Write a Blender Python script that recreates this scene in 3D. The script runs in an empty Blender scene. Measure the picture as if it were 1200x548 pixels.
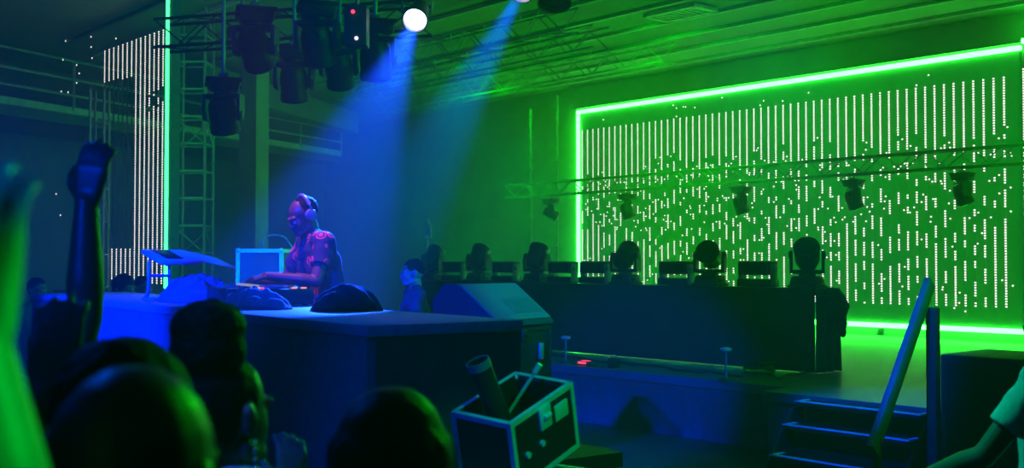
import bpy, bmesh, math, random
from math import sin, cos, tan, pi, radians, sqrt, atan
from mathutils import Vector, Matrix, noise, Euler
random.seed(7)
SC = bpy.context.scene
COL = SC.collection
# ------------------------------------------------------------------ camera frame
H, FPX, TH = 1.95, 1300.0, radians(41)
SF, TT = H - 1.27, H - 0.25            # stage floor, DJ table top
FW = Vector((-cos(TH), sin(TH), 0)); RT = Vector((sin(TH), cos(TH), 0)); UP = Vector((0, 0, 1))
PITCH = atan(34 / FPX)
CAM = Vector((0, 0, H))
def ray(px, py):
    cx, cy = (px - 600) / FPX, (274 - py) / FPX
    f = cos(PITCH) - sin(PITCH) * cy; u = sin(PITCH) + cos(PITCH) * cy
    return RT * cx + FW * f + UP * u, f
def at(px, py, Z):
    d, f = ray(px, py); return CAM + d * (Z / f)
def on_y(px, py, Y):
    d, f = ray(px, py); return CAM + d * (Y / d.y)
def on_z(px, py, z):
    d, f = ray(px, py); return CAM + d * ((z - H) / d.z)
def cf(X, Z, z):                        # right / forward / height
    return RT * X + FW * Z + UP * z

# ------------------------------------------------------------------ materials
MATS = {}
def mat(name, col, rough=0.6, metal=0.0, emit=None, estr=0.0, var=0.15, scale=8.0, bump=0.0, spec=0.5):
    if name in MATS: return MATS[name]
    m = bpy.data.materials.new(name); m.use_nodes = True
    nt = m.node_tree; b = nt.nodes['Principled BSDF']
    b.inputs['Roughness'].default_value = rough; b.inputs['Metallic'].default_value = metal
    b.inputs['Specular IOR Level'].default_value = spec
    tc = nt.nodes.new('ShaderNodeTexCoord'); nz = nt.nodes.new('ShaderNodeTexNoise')
    nz.inputs['Scale'].default_value = scale; nz.inputs['Detail'].default_value = 4
    nt.links.new(tc.outputs['Object'], nz.inputs['Vector'])
    rp = nt.nodes.new('ShaderNodeValToRGB')
    c0 = [max(0, c * (1 - var)) for c in col]; c1 = [min(1, c * (1 + var)) for c in col]
    rp.color_ramp.elements[0].color = (*c0, 1); rp.color_ramp.elements[1].color = (*c1, 1)
    rp.color_ramp.elements[0].position = .3; rp.color_ramp.elements[1].position = .7
    nt.links.new(nz.outputs['Fac'], rp.inputs['Fac']); nt.links.new(rp.outputs['Color'], b.inputs['Base Color'])
    if bump:
        bp = nt.nodes.new('ShaderNodeBump'); bp.inputs['Strength'].default_value = bump; bp.inputs['Distance'].default_value = .02
        nt.links.new(nz.outputs['Fac'], bp.inputs['Height']); nt.links.new(bp.outputs['Normal'], b.inputs['Normal'])
    if emit:
        b.inputs['Emission Color'].default_value = (*emit, 1); b.inputs['Emission Strength'].default_value = estr
    MATS[name] = m; return m
RIGBLK = mat('rig_black', (.012, .012, .014), .5)
BLACK = mat('black_paint', (.045, .045, .048), .55)
PLASTIC = mat('black_plastic', (.02, .02, .022), .38)
DRAPE = mat('black_drape', (.03, .03, .033), .9, bump=.2, scale=30)
CLOTH = mat('dark_cloth', (.16, .16, .2), .85, bump=.35, scale=22)
BLKCLOTH = mat('black_cloth', (.035, .035, .045), .85, bump=.35, scale=22)
ALU = mat('aluminium', (.62, .63, .65), .4, .25)
STEEL = mat('grey_steel', (.3, .3, .32), .45, .4)
WALL = mat('wall_paint', (.22, .22, .22), .8, scale=1.2)
CEIL = mat('ceiling_paint', (.2, .2, .2), .85, scale=1.0)
BEAMM = mat('beam_paint', (.42, .42, .42), .5)
FLOOR = mat('hall_floor', (.05, .05, .05), .5, scale=3)
DECK = mat('stage_boards', (.2, .2, .2), .35, scale=2.5)
TABLETOP = mat('table_surface', (.32, .33, .36), .45, scale=20)
GLOSSY = mat('glass_lens', (.02, .02, .03), .08)
SKIN_D = mat('dark_skin', (.16, .085, .055), .42, scale=30, var=.08)
SKIN_M = mat('brown_skin', (.3, .17, .11), .45, scale=30, var=.08)
SKIN_L = mat('light_skin', (.5, .32, .25), .45, scale=30, var=.08)
HAIR = mat('black_hair', (.006, .005, .005), .6, scale=60, bump=.5, spec=.12)
HAIR_B = mat('brown_hair', (.03, .02, .014), .5, scale=60, bump=.3, spec=.25)
TROUS = mat('dark_trousers', (.03, .03, .04), .85)
SHOE = mat('dark_shoes', (.03, .03, .03), .5)
WHITE = mat('white_cotton', (.72, .73, .72), .85, scale=25, bump=.15)
GREY = mat('grey_cotton', (.1, .1, .12), .85, scale=25)
PALE = mat('pale_blue_cotton', (.5, .56, .66), .85, scale=25)
NAVY = mat('navy_cotton', (.04, .045, .07), .85, scale=25)
EYE = mat('eye_white', (.6, .6, .6), .2)
GOLD = mat('earring_metal', (.7, .6, .4), .25, .9)
EDGE = mat('pale_step_edge', (.8, .82, .84), .6)
LABELM = mat('pale_paper_label', (.55, .58, .56), .6)
RED = mat('red_plastic', (.7, .08, .05), .5)
CABLE = mat('cable_rubber', (.45, .14, .08), .5)
BLKCABLE = mat('black_cable', (.03, .03, .03), .5)
def emat(name, col, s, sampled=True):
    m = bpy.data.materials.new(name); m.use_nodes = True; nt = m.node_tree
    nt.nodes.remove(nt.nodes['Principled BSDF'])
    e = nt.nodes.new('ShaderNodeEmission'); e.inputs[0].default_value = (*col, 1); e.inputs[1].default_value = s
    nt.links.new(e.outputs[0], nt.nodes['Material Output'].inputs[0])
    m.cycles.emission_sampling = 'FRONT_BACK' if sampled else 'NONE'
    return m
NEON = emat('green_neon', (.022, 1, .03), 42)
NEON_W = emat('green_neon_wing', (.03, 1, .12), 7)
DOT = emat('led_dot', (1, .9, .85), 2.0, False)
LENS_ON = emat('lit_lens', (.75, .72, 1), 9, False)
LENS_PINK = emat('pink_lens', (1, .12, .45), .55, False)
LED_RED = emat('red_indicator', (1, .05, .12), 2, False)
LED_WHITE = emat('white_indicator', (.8, .8, 1), 1.4, False)
LED_ORANGE = emat('orange_indicator', (1, .3, .3), 1.2, False)
def shirt_print():
    m = mat('printed_shirt', (.05, .05, .09), .8)
    nt = m.node_tree; b = nt.nodes['Principled BSDF']
    tc = nt.nodes.new('ShaderNodeTexCoord'); v = nt.nodes.new('ShaderNodeTexVoronoi'); v.inputs['Scale'].default_value = 12
    nt.links.new(tc.outputs['Object'], v.inputs['Vector'])
    r = nt.nodes.new('ShaderNodeValToRGB'); cr = r.color_ramp; cr.interpolation = 'LINEAR'
    cr.elements[0].position = 0; cr.elements[0].color = (.95, .04, .14, 1)
    cr.elements[1].position = .2; cr.elements[1].color = (.8, .12, .12, 1)
    for p, c in ((.24, (.03, .03, .06, 1)), (.3, (.03, .03, .06, 1)), (.34, (.95, .05, .14, 1)), (.4, (.95, .06, .12, 1)), (.44, (.03, .03, .06, 1))):
        e = cr.elements.new(p); e.color = c
    nt.links.new(v.outputs['Distance'], r.inputs['Fac'])
    n2 = nt.nodes.new('ShaderNodeTexNoise'); n2.inputs['Scale'].default_value = 5
    nt.links.new(tc.outputs['Object'], n2.inputs['Vector'])
    r2 = nt.nodes.new('ShaderNodeValToRGB'); r2.color_ramp.elements[0].position = .36; r2.color_ramp.elements[1].position = .46
    nt.links.new(n2.outputs['Fac'], r2.inputs['Fac'])
    mx = nt.nodes.new('ShaderNodeMix'); mx.data_type = 'RGBA'
    nt.links.new(r2.outputs['Color'], mx.inputs[0]); mx.inputs[6].default_value = (.035, .03, .07, 1)
    nt.links.new(r.outputs['Color'], mx.inputs[7]); nt.links.new(mx.outputs[2], b.inputs['Base Color'])
    return m
SHIRT = shirt_print()

# ------------------------------------------------------------------ mesh building
def frame(d):
    d = Vector(d).normalized()
    a = Vector((0, 0, 1)) if abs(d.z) < .9 else Vector((1, 0, 0))
    x = a.cross(d).normalized(); return x, d.cross(x), d
class MB:
    def __init__(s): s.v = []; s.f = []
    def add(s, vs, fs, M=None):
        o = len(s.v); s.v += [tuple(M @ Vector(p)) if M else tuple(p) for p in vs]
        s.f += [tuple(i + o for i in f) for f in fs]; return s
    def box(s, c, d, M=None, bev=0.0, taper=1.0):
        x, y, z = d[0] / 2, d[1] / 2, d[2] / 2; b = min(bev, x * .9, y * .9, z * .9)
        if b <= 0:
            vs = [(c[0] + i * x * (taper if k > 0 else 1), c[1] + j * y * (taper if k > 0 else 1), c[2] + k * z) for k in (-1, 1) for j in (-1, 1) for i in (-1, 1)]
            return s.add(vs, [(0, 2, 3, 1), (4, 5, 7, 6), (0, 1, 5, 4), (2, 6, 7, 3), (0, 4, 6, 2), (1, 3, 7, 5)], M)
        bm = bmesh.new(); bmesh.ops.create_cube(bm, size=1)
        for v in bm.verts:
            t = taper if v.co.z > 0 else 1
            v.co = Vector((v.co.x * d[0] * t, v.co.y * d[1] * t, v.co.z * d[2]))
        bmesh.ops.bevel(bm, geom=bm.edges[:], offset=b, segments=2, affect='EDGES', profile=.5)
        bm.verts.index_update()
        vs = [v.co + Vector(c) for v in bm.verts]; fs = [tuple(v.index for v in f.verts) for f in bm.faces]; bm.free()
        return s.add(vs, fs, M)
    def cyl(s, p0, p1, r0, r1=None, n=12, M=None):
        r1 = r0 if r1 is None else r1; p0, p1 = Vector(p0), Vector(p1); x, y, _ = frame(p1 - p0)
        vs = [p + (x * cos(2 * pi * i / n) + y * sin(2 * pi * i / n)) * r for p, r in ((p0, r0), (p1, r1)) for i in range(n)]
        fs = [(i, (i + 1) % n, n + (i + 1) % n, n + i) for i in range(n)] + [tuple(range(n))[::-1], tuple(range(n, 2 * n))]
        return s.add(vs, fs, M)
    def ell(s, c, r, M=None, n=16, m=10):
        c = Vector(c); r = (r, r, r) if isinstance(r, (int, float)) else r
        vs = [c + Vector((0, 0, -r[2]))]
        for j in range(1, m):
            t = -pi / 2 + pi * j / m
            vs += [c + Vector((r[0] * cos(t) * cos(2 * pi * i / n), r[1] * cos(t) * sin(2 * pi * i / n), r[2] * sin(t))) for i in range(n)]
        vs.append(c + Vector((0, 0, r[2]))); k = len(vs) - 1
        fs = [(0, 1 + (i + 1) % n, 1 + i) for i in range(n)]
        for j in range(m - 2):
            a = 1 + j * n; fs += [(a + i, a + (i + 1) % n, a + n + (i + 1) % n, a + n + i) for i in range(n)]
        a = 1 + (m - 2) * n; fs += [(a + i, a + (i + 1) % n, k) for i in range(n)]
        return s.add(vs, fs, M)
    def cap(s, p0, p1, r0, r1=None, M=None):
        r1 = r0 if r1 is None else r1
        s.cyl(p0, p1, r0, r1, 14, M); s.ell(p0, r0, M, 14, 8); s.ell(p1, r1, M, 14, 8); return s
    def lathe(s, prof, p0, axis, n=20, M=None, ring=False):
        x, y, d = frame(axis); p0 = Vector(p0); vs = []
        for r, h in prof: vs += [p0 + d * h + (x * cos(2 * pi * i / n) + y * sin(2 * pi * i / n)) * r for i in range(n)]
        fs = []
        for j in range(len(prof) - 1):
            a = j * n; fs += [(a + i, a + (i + 1) % n, a + n + (i + 1) % n, a + n + i) for i in range(n)]
        if not ring: fs += [tuple(range(n))[::-1], tuple(range((len(prof) - 1) * n, len(prof) * n))]
        else: a = (len(prof) - 1) * n; fs += [(a + i, a + (i + 1) % n, (i + 1) % n, i) for i in range(n)]
        return s.add(vs, fs, M)
    def tube(s, pts, r, n=8, M=None):
        pts = [Vector(p) for p in pts]; vs = []
        for k, p in enumerate(pts):
            d = (pts[min(k + 1, len(pts) - 1)] - pts[max(k - 1, 0)])
            x, y, _ = frame(d); vs += [p + (x * cos(2 * pi * i / n) + y * sin(2 * pi * i / n)) * r for i in range(n)]
        fs = []
        for k in range(len(pts) - 1):
            a = k * n; fs += [(a + i, a + (i + 1) % n, a + n + (i + 1) % n, a + n + i) for i in range(n)]
        fs += [tuple(range(n))[::-1], tuple(range((len(pts) - 1) * n, len(pts) * n))]
        return s.add(vs, fs, M)
    def prism(s, poly, off, M=None):      # polygon of 3-D points extruded by off
        n = len(poly); off = Vector(off); vs = [Vector(p) for p in poly] + [Vector(p) + off for p in poly]
        fs = [tuple(range(n)), tuple(range(n, 2 * n))[::-1]] + [(i, n + i, n + (i + 1) % n, (i + 1) % n) for i in range(n)]
        return s.add(vs, fs, M)
    def drape(s, a, b, z0, z1, amp=.03, per=.22, th=.012, seed=0, M=None):   # hanging cloth with folds, real thickness
        a, b = Vector(a), Vector(b); L = (b - a).length; d = (b - a) / L; nrm = Vector((-d.y, d.x, 0))
        n = max(8, int(L / per * 8)); zs = [z0 + (z1 - z0) * k / 5 for k in range(6)]; vs = []; fs = []
        for side in (0, 1):
            for z in zs:
                w = .35 + .65 * (z1 - z) / (z1 - z0)
                for i in range(n + 1):
                    t = L * i / n
                    q = sin(2 * pi * t / per + 1.7 * noise.noise(Vector((t * .9, seed, 0)))) * amp * w * (.6 + .8 * abs(noise.noise(Vector((t * 1.3, seed + 5, z * .3)))))
                    vs.append(a + d * t + nrm * (q + side * th) + UP * z)
        W = n + 1; S = W * 6
        for side in (0, 1):
            for k in range(5):
                for i in range(n):
                    q = (side * S + k * W + i, side * S + k * W + i + 1, side * S + (k + 1) * W + i + 1, side * S + (k + 1) * W + i)
                    fs.append(q if side == 0 else q[::-1])
        for i in range(n):
            fs.append((i + 1, i, S + i, S + i + 1)); o = 5 * W; fs.append((o + i, o + i + 1, S + o + i + 1, S + o + i))
        for k in range(5):
            fs.append((k * W, (k + 1) * W, S + (k + 1) * W, S + k * W)); o = n; fs.append(((k + 1) * W + o, k * W + o, S + k * W + o, S + (k + 1) * W + o))
        return s.add(vs, fs, M)
    def heap(s, rx, ry, h, seed, M=None, n=84, rough=1.0):   # a bunched cloth lying on a flat top
        vs = []; fs = []; R = 24
        for j in range(R + 1):
            q = j / R
            for i in range(n):
                a = 2 * pi * i / n
                e = 1 + .22 * rough * noise.noise(Vector((cos(a) * 1.5 + seed, sin(a) * 1.5, 3)))
                x, y = cos(a) * rx * q * e, sin(a) * ry * q * e
                z = h * (1 - q ** 2.4) ** .8 * (1 + .3 * rough * noise.noise(Vector((x * 4.5 + seed, y * 4.5, 0))))
                z += h * .16 * rough * (1 - q ** 6) * sin(2 * pi * (x * cos(seed) + y * sin(seed)) / .085 + 4 * noise.noise(Vector((x * 5, y * 5 + seed, 2))))
                f1 = 1 - abs(noise.noise(Vector((x * 7 + y * 3, y * 8 - x * 2 + seed, 1)))) * 2.2
                f2 = 1 - abs(noise.noise(Vector((x * 15 - y * 6 + seed, y * 14 + x * 5, 4)))) * 2.2
                z += h * rough * (1 - q ** 5) * (.16 * f1 + .12 * f2)
                vs.append((x, y, max(z, .004 if q < 1 else 0)))
        for j in range(R):
            for i in range(n): a = j * n; fs.append((a + i, a + n + i, a + n + (i + 1) % n, a + (i + 1) % n))
        fs.append(tuple(R * n + i for i in range(n)))
        return s.add(vs, fs, M)
    def mesh(s, name, smooth=False, weld=False):
        me = bpy.data.meshes.new(name); me.from_pydata(s.v, [], s.f); me.update()
        bm = bmesh.new(); bm.from_mesh(me)
        if weld: bmesh.ops.remove_doubles(bm, verts=bm.verts, dist=1e-5)
        bmesh.ops.recalc_face_normals(bm, faces=bm.faces); bm.to_mesh(me); bm.free()
        if smooth == True:
            me.polygons.foreach_set('use_smooth', [True] * len(me.polygons))
        elif smooth == 'auto':
            me.polygons.foreach_set('use_smooth', [True] * len(me.polygons)); me.set_sharp_from_angle(angle=radians(35))
        return me
WM = {}
def thing(name, label, cat, loc=(0, 0, 0), rz=0.0, group=None, M=None):
    o = bpy.data.objects.new(name, None); COL.objects.link(o); o.empty_display_size = .1
    if M is None: M = Matrix.Translation(Vector(loc)) @ Matrix.Rotation(rz, 4, 'Z')
    o.matrix_world = M; WM[o.name] = M.copy()
    o['label'] = label; o['category'] = cat
    if group: o['group'] = group
    return o
def part(name, mb, m, parent, smooth='auto', world=False, label=None):
    me = mb.mesh(name, smooth) if isinstance(mb, MB) else mb
    if world:
        r = parent
        while r.parent: r = r.parent
        me.transform(WM[r.name].inverted())
    me.materials.append(m) if not me.materials else None
    o = bpy.data.objects.new(name, me); COL.objects.link(o); o.parent = parent
    if label: o['label'] = label
    return o
def single(name, mb, m, label, cat, loc=None, group=None, smooth='auto', kind=None, rz=0.0):   # one-mesh thing; verts in world unless loc given
    me = mb.mesh(name, smooth)
    o = bpy.data.objects.new(name, me); COL.objects.link(o); me.materials.append(m)
    if loc is None:
        n = len(me.vertices); lo = [min(v.co[k] for v in me.vertices) for k in range(3)]; hi = [max(v.co[k] for v in me.vertices) for k in range(3)]
        c = Vector(((lo[0] + hi[0]) / 2, (lo[1] + hi[1]) / 2, lo[2])); me.transform(Matrix.Translation(-c)); o.location = c
    else: o.location = loc; o.rotation_euler = (0, 0, rz)
    o['label'] = label; o['category'] = cat
    if group: o['group'] = group
    if kind: o['kind'] = kind
    return o
def struct(name, mb, m, parent=None, smooth=False):
    me = mb.mesh(name, smooth); me.materials.append(m); o = bpy.data.objects.new(name, me); COL.objects.link(o)
    if parent: o.parent = parent
    else: o['kind'] = 'structure'
    return o
def dup(root, M, label, group=None):
    r = root.copy(); COL.objects.link(r); r.matrix_world = M; WM[r.name] = M.copy(); r['label'] = label
    if group: r['group'] = group
    for ch in list(root.children):
        c = ch.copy(); COL.objects.link(c); c.parent = r
        for g in list(ch.children):
            d = g.copy(); COL.objects.link(d); d.parent = c
    return r
def TR(loc, rz=0.0): return Matrix.Translation(Vector(loc)) @ Matrix.Rotation(rz, 4, 'Z')
def ang(d): return math.atan2(d.y, d.x)
TMPS = bpy.data.scenes.new('tmp')      # workshop scene, removed at the end
def remesh(mb, vox, smooth=3, noise_amp=0.0, nscale=30):
    me = mb.mesh('tmp'); o = bpy.data.objects.new('tmp', me); TMPS.collection.objects.link(o)
    r = o.modifiers.new('r', 'REMESH'); r.mode = 'VOXEL'; r.voxel_size = vox; r.use_smooth_shade = True
    s = o.modifiers.new('s', 'SMOOTH'); s.factor = .5; s.iterations = smooth
    vl = TMPS.view_layers[0]; vl.update(); dg = vl.depsgraph
    out = bpy.data.meshes.new_from_object(o.evaluated_get(dg)); bpy.data.objects.remove(o); bpy.data.meshes.remove(me)
    if noise_amp:
        cs = [0.0] * (3 * len(out.vertices)); ns = cs[:]
        out.vertices.foreach_get('co', cs); out.vertex_normals.foreach_get('vector', ns)
        for i in range(0, len(cs), 3):
            q = noise_amp * noise.noise(Vector(cs[i:i + 3]) * nscale)
            cs[i] += ns[i] * q; cs[i + 1] += ns[i + 1] * q; cs[i + 2] += ns[i + 2] * q
        out.vertices.foreach_set('co', cs); out.update()
    out.polygons.foreach_set('use_smooth', [True] * len(out.polygons)); out.materials.clear()
    return out

# ------------------------------------------------------------------ SETTING
YB = 17.8; ZC = H + 4.03; XR = 13.0; XL = -34.0; YF = -9.0
def shell(name, c, d, m): return struct(name, MB().box(c, d), m)
fl = shell('floor', ((XL + XR) / 2, (YF + YB) / 2, -.1), (XR - XL + 2, YB - YF + 2, .2), FLOOR)
ce = shell('ceiling', ((XL + XR) / 2, (YF + YB) / 2, ZC + .1), (XR - XL + 2, YB - YF + 2, .2), CEIL)
shell('wall_back', ((XL + XR) / 2, YB + .15, ZC / 2), (XR - XL + 2, .3, ZC), WALL)
shell('wall_right', (XR + .1, (YF + YB) / 2, ZC / 2), (.2, YB - YF, ZC), WALL)
shell('wall_front', ((XL + XR) / 2, YF - .1, ZC / 2), (XR - XL + 2, .2, ZC), WALL)
# slanting wall on the left behind the balcony
LW0, LW1 = cf(-14.6, 11.0, 0), cf(-5.6, 33.0, 0)
ld = (LW1 - LW0).normalized(); ln = Vector((-ld.y, ld.x, 0))      # ln points away from camera side
if ln.dot(CAM - LW0) > 0: ln = -ln
struct('wall_left', MB().prism([LW0, LW1, LW1 + ln * .2, LW0 + ln * .2], (0, 0, ZC)), mat('dark_wall', (.1, .1, .11), .85, scale=1.2))
# ceiling beams: bars under the ceiling, parallel to the back wall
for k in range(10):
    y = YB - .05 - k * 1.02 - .7
    d0 = .06
    b = struct('beam', MB().box(((XL + XR) / 2 + 6, y, ZC - d0 / 2), (XR - XL - 13, .05, d0)), BEAMM, ce)
# ledge over the screen frame
struct('trim_1', MB().box((4, YB - .06, H + 3.62), (17, .12, .05)), BEAMM)
# main stage
YS = 9.6
struct('stage_deck', MB().box((-5.75, (YS + YB) / 2, SF - .05), (33.5, YB - YS, .1), bev=.004), DECK)
YL = 9.15; lx0, lx1 = on_y(893, 455, YL).x, on_y(1100, 477, YL).x
struct('stage_landing', MB().box(((lx0 + lx1) / 2, (YL + YS) / 2, SF - .05), (lx1 - lx0, YS - YL, .1), bev=.004).box(((lx0 + lx1) / 2, (YL + YS) / 2 + .03, (SF - .1) / 2), (lx1 - lx0 - .05, YS - YL - .06, SF - .1)), DECK)
struct('stage_skirt', MB().drape((-22, YS + .04, 0), (10.8, YS + .04, 0), 0, SF - .1, .015, .4), mat('skirt_fabric', (.12, .12, .13), .9, scale=12))
# DJ table frame of reference
TA = radians(35.6)
ta = FW * cos(TA) - RT * sin(TA); tb = FW * sin(TA) + RT * cos(TA)
TC = on_z(430, 381, TT); TC.z = 0
TM = Matrix(((-ta.x, tb.x, 0, TC.x), (-ta.y, tb.y, 0, TC.y), (0, 0, 1, 0), (0, 0, 0, 1)))
TRZ = ang(-ta)
def tl(x, y, z=0): return TM @ Vector((x, y, z))
def on_table(px, py, z=TT): 
    p = on_z(px, py, z); return p
TD, TL = .78, 5.9
m = MB(); m.box((-3.8, 1.85, SF - .05), (4.2, 2.0, .1), TM); struct('stage_thrust', m, BLACK)
m = MB(); m.box((-3.8, 1.85, (SF - .1) / 2), (4.1, 1.9, SF - .1), TM); struct('stage_thrust_base', m, BLACK)

# ------------------------------------------------------------------ LED screens
BARM = mat('strip_bar', (.05, .05, .05), .6)
def strip(mb, x, za, zb_, parent, bar=None):        # a dark strip carrying its dots
    k = len(mb.f); mb.box((x, .007, (za + zb_) / 2), (.03, .012, abs(za - zb_) + .04))
    me = mb.mesh('led_strip'); me.materials.append(DOT); me.materials.append(bar or BARM)
    idx = [0] * k + [1] * (len(mb.f) - k); me.polygons.foreach_set('material_index', idx)
    part('led_strip', me, DOT, parent)
def dot_mesh(mb, x, z, rh=.021, rv=.0145, y=0):
    n = 6; vs = [(x + rh * cos(2 * pi * i / n), y, z + rv * sin(2 * pi * i / n)) for i in range(n)] + [(x, y - .014, z)]
    mb.add(vs, [(i, (i + 1) % n, n) for i in range(n)])
pL, pR = on_y(678, 131, YB - .1), on_y(1194, 57, YB - .1)
zt = (pL.z + pR.z) / 2; zb = (on_y(978, 378, YB - .1).z + on_y(1194, 388.5, YB - .1).z) / 2
x0, x1 = pL.x, pR.x
scr = thing('led_screen', 'wide LED screen of white dot strips in a bright green frame on back wall', 'screen', (x0, YB - .1, zb))
w, h = x1 - x0, zt - zb
part('back_panel', MB().box((w / 2, .05, h / 2), (w, .08, h)), mat('haze_glow_panel', (.1, .1, .1), .6, scale=2, emit=(.0, 1, .06), estr=.12), scr)  # panel's green emission stands in for haze and lens glare
t = .085
for q in (.25, .75): part('support', MB().box((w * q, .05, (SF - zb) / 2), (.08, .06, zb - SF)), BLACK, scr)
for a, b in (((w / 2, 0, h), (w + t, t, t)), ((w / 2, 0, 0), (w + t, t, t)), ((0, 0, h / 2), (t, t, h))):
    part('neon_tube', MB().box(a, b, bev=.02), NEON, scr)
NS = 58; pitch = (w - .2) / NS; N = 88; dz = .0425; ztop = h - .44
rnd = random.Random(3)
strays = MB()
for s in range(NS):
    mb = MB(); rows = [0] * N; t0 = rnd.randint(17, 30) if s > 12 else rnd.randint(24, 36)
    for r in range(t0): rows[r] = 1
    full = 999
    if s < 3: full = rnd.randint(40, 46)
    elif s < 10: full = rnd.randint(38, 62) if rnd.random() < .8 else 999
    elif rnd.random() < .42: full = rnd.randint(52, 70)
    dens = .62 if s > 42 else .5
    r = t0 + rnd.randint(2, 5)
    while r < N:
        if r >= full:
            for q in range(r, N): rows[q] = 1
            break
        ln_ = rnd.randint(2, 7) if r < 50 else rnd.randint(3, 8)
        for q in range(r, min(N, r + ln_)): rows[q] = 1
        r += ln_ + (rnd.randint(2, 9) if r < 50 else rnd.randint(2, 5))
    for r in range(N):
        if rows[r]: dot_mesh(mb, .12 + s * pitch, ztop - r * dz)
    strip(mb, .12 + s * pitch, ztop, ztop - (N - 1) * dz, scr, MATS['haze_glow_panel'])
    for r in range(t0 - 2, N):
        p = .11 if r < 55 else .03
        if rnd.random() < p: dot_mesh(strays, .12 + s * pitch + rnd.uniform(.25, .75) * pitch, ztop - r * dz, .017, .014)
for k in range(14): dot_mesh(strays, rnd.uniform(.3, w - .3), h - rnd.uniform(.06, .4), .017, .014)
for k in range(8): dot_mesh(strays, rnd.uniform(w * .5, w - .3), rnd.uniform(.1, .4), .017, .014)
part('stray_dots', strays, DOT, scr, smooth=False)['kind'] = 'stuff'
part('neon_shield', MB().box((w / 2, -.01, h + .075), (w + .2, .2, .02)), BLACK, scr)  # added shield keeping neon light off the wall above
# neighbour panel at the right frame edge
s2 = thing('led_screen', 'next LED screen cut off by the right edge of the photo', 'screen', (x1 + .16, YB - .35, zb + .05))
part('back_panel', MB().box((.5, .1, h / 2), (1.0, .05, h)), MATS['haze_glow_panel'], s2)
part('support', MB().box((.6, .14, (SF - s2.location.z) / 2 + h / 4), (.1, .1, h / 2 - (SF - s2.location.z))), BLACK, s2)
for zz in (h, 0): part('neon_tube', MB().box((.5, 0, zz), (1.0, t, t), bev=.02), NEON, s2)
for s in range(5):
    mb = MB()
    for r in range(N):
        if r < 26 or (r * 7 + s * 3) % 11 > 3: dot_mesh(mb, .02 + s * pitch, ztop - r * dz)
    strip(mb, .02 + s * pitch, ztop, ztop - (N - 1) * dz, s2, MATS['haze_glow_panel'])

# left wing: see-through LED curtain with neon edge
YW = 6.9
wr = on_y(196, 160, YW); wl = on_y(66, 160, YW)
wz0 = on_y(190, 338, YW).z; wz1 = ZC - .02
wing = thing('led_curtain', 'tall LED dot curtain with green neon edge at far left of stage', 'screen', (wr.x, YW, 0))
part('neon_tube', MB().box((0, 0, (wz0 + wz1) / 2), (.065, .06, wz1 - wz0), bev=.02), NEON_W, wing)
part('edge_post', MB().box((.13, .05, wz1 / 2), (.12, .12, wz1)), STEEL, wing)
part('top_rail', MB().box(((wl.x - wr.x) / 2, .06, wz1 - .05), (wr.x - wl.x, .06, .06)), BLACK, wing)
part('base_block', MB().box(((wl.x - wr.x) / 2, .1, wz0 / 2 - .05), (wr.x - wl.x, .3, wz0 - .1), bev=.02), BLACK, wing)
rnd = random.Random(11)
for s in range(14):
    px = 190.5 - s * (190.5 - 122) / 13 if s else 190.5
    xx = on_y(px, 160, YW).x - wr.x
    yt = 36 + (190 - px) * .36
    z_t = on_y(px, yt, YW).z; z_b = on_y(px, 333 - (190 - px) * .09, YW).z
    def zz(py): return on_y(px, py, YW).z
    mb = MB(); z = z_t
    while z > z_b:
        on = True; py_ok = True
        if s < 7:
            if s < 4 and zz(102 + s * 3) > z > zz(122 + s * 3): on = rnd.random() < .35
        else:
            if zz(97 - (13 - s) * 1.2) > z > zz(292): on = False
        if on: dot_mesh(mb, xx, z, .02, .0135)
        z -= .036
    strip(mb, xx, z_t, z_b, wing)
mb = MB()
for px in (113.5, 117.5):
    mb = MB(); z = z0_ = on_y(px, 291, YW).z; ze = on_y(px, 326, YW).z; xx = on_y(px, 300, YW).x - wr.x
    while z > ze: dot_mesh(mb, xx, z, .02, .0135); z -= .036
    strip(mb, xx, z0_, ze, wing)
mb = MB()
for px, py in ((77, 48), (107, 43), (107, 55), (74, 70), (90, 76), (93, 86), (90, 97), (72, 107), (80, 108), (136, 45), (66, 227), (71, 252), (85, 210), (108, 68)):
    p = on_y(px, py, YW); dot_mesh(mb, p.x - wr.x, p.z, .016, .016)
part('stray_dots', mb, DOT, wing, smooth=False)['kind'] = 'stuff'

# ------------------------------------------------------------------ trusses
def truss(name, label, cat, a, b, w, step, m, group=None, r=.022, ladder=False):
    a, b = Vector(a), Vector(b); L = (b - a).length; d = (b - a).normalized()
    if abs(d.z) > .9: u, v = RT.copy(), FW.copy()
    else: u = UP.copy(); v = d.cross(u)
    t = thing(name, label, cat, a if a.z < b.z + .01 else b, 0, group)
    o4 = [(u * i + v * j) * w / 2 for i, j in ((-1, -1), (-1, 1), (1, 1), (1, -1))]
    for o in o4: part('chord', MB().cyl(a + o, b + o, r, n=8), m, t, world=True)
    for k in range(4):
        p, q = o4[k], o4[(k + 1) % 4]; mb = MB(); n = max(2, int(L / step))
        for i in range(n):
            s0, s1 = a + d * (L * i / n), a + d * (L * (i + 1) / n)
            if ladder:
                rg = MB().cyl(s0 + p, s0 + q, r * .8, n=6)
                if i % 4 == 1: rg.cyl(s0 + p, s1 + q, r * .6, n=6)
                part('rung', rg, m, t, world=True)
            else:
                mb.cyl(s0 + (p if i % 2 else q), s1 + (q if i % 2 else p), r * .5, n=6)
        if not ladder: part('lacing', mb, m, t, world=True)
    return t
TRM = mat('truss_metal', (.16, .17, .17), .45, .2)
DKTR = mat('dark_truss', (.3, .31, .32), .45, .3)
RIGTR = mat('rig_truss_black', (.03, .03, .03), .45, .3)
zt0 = at(225, 330, 17.2).z
pt = at(226, 300, 17.3); pt.z = 0
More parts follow.
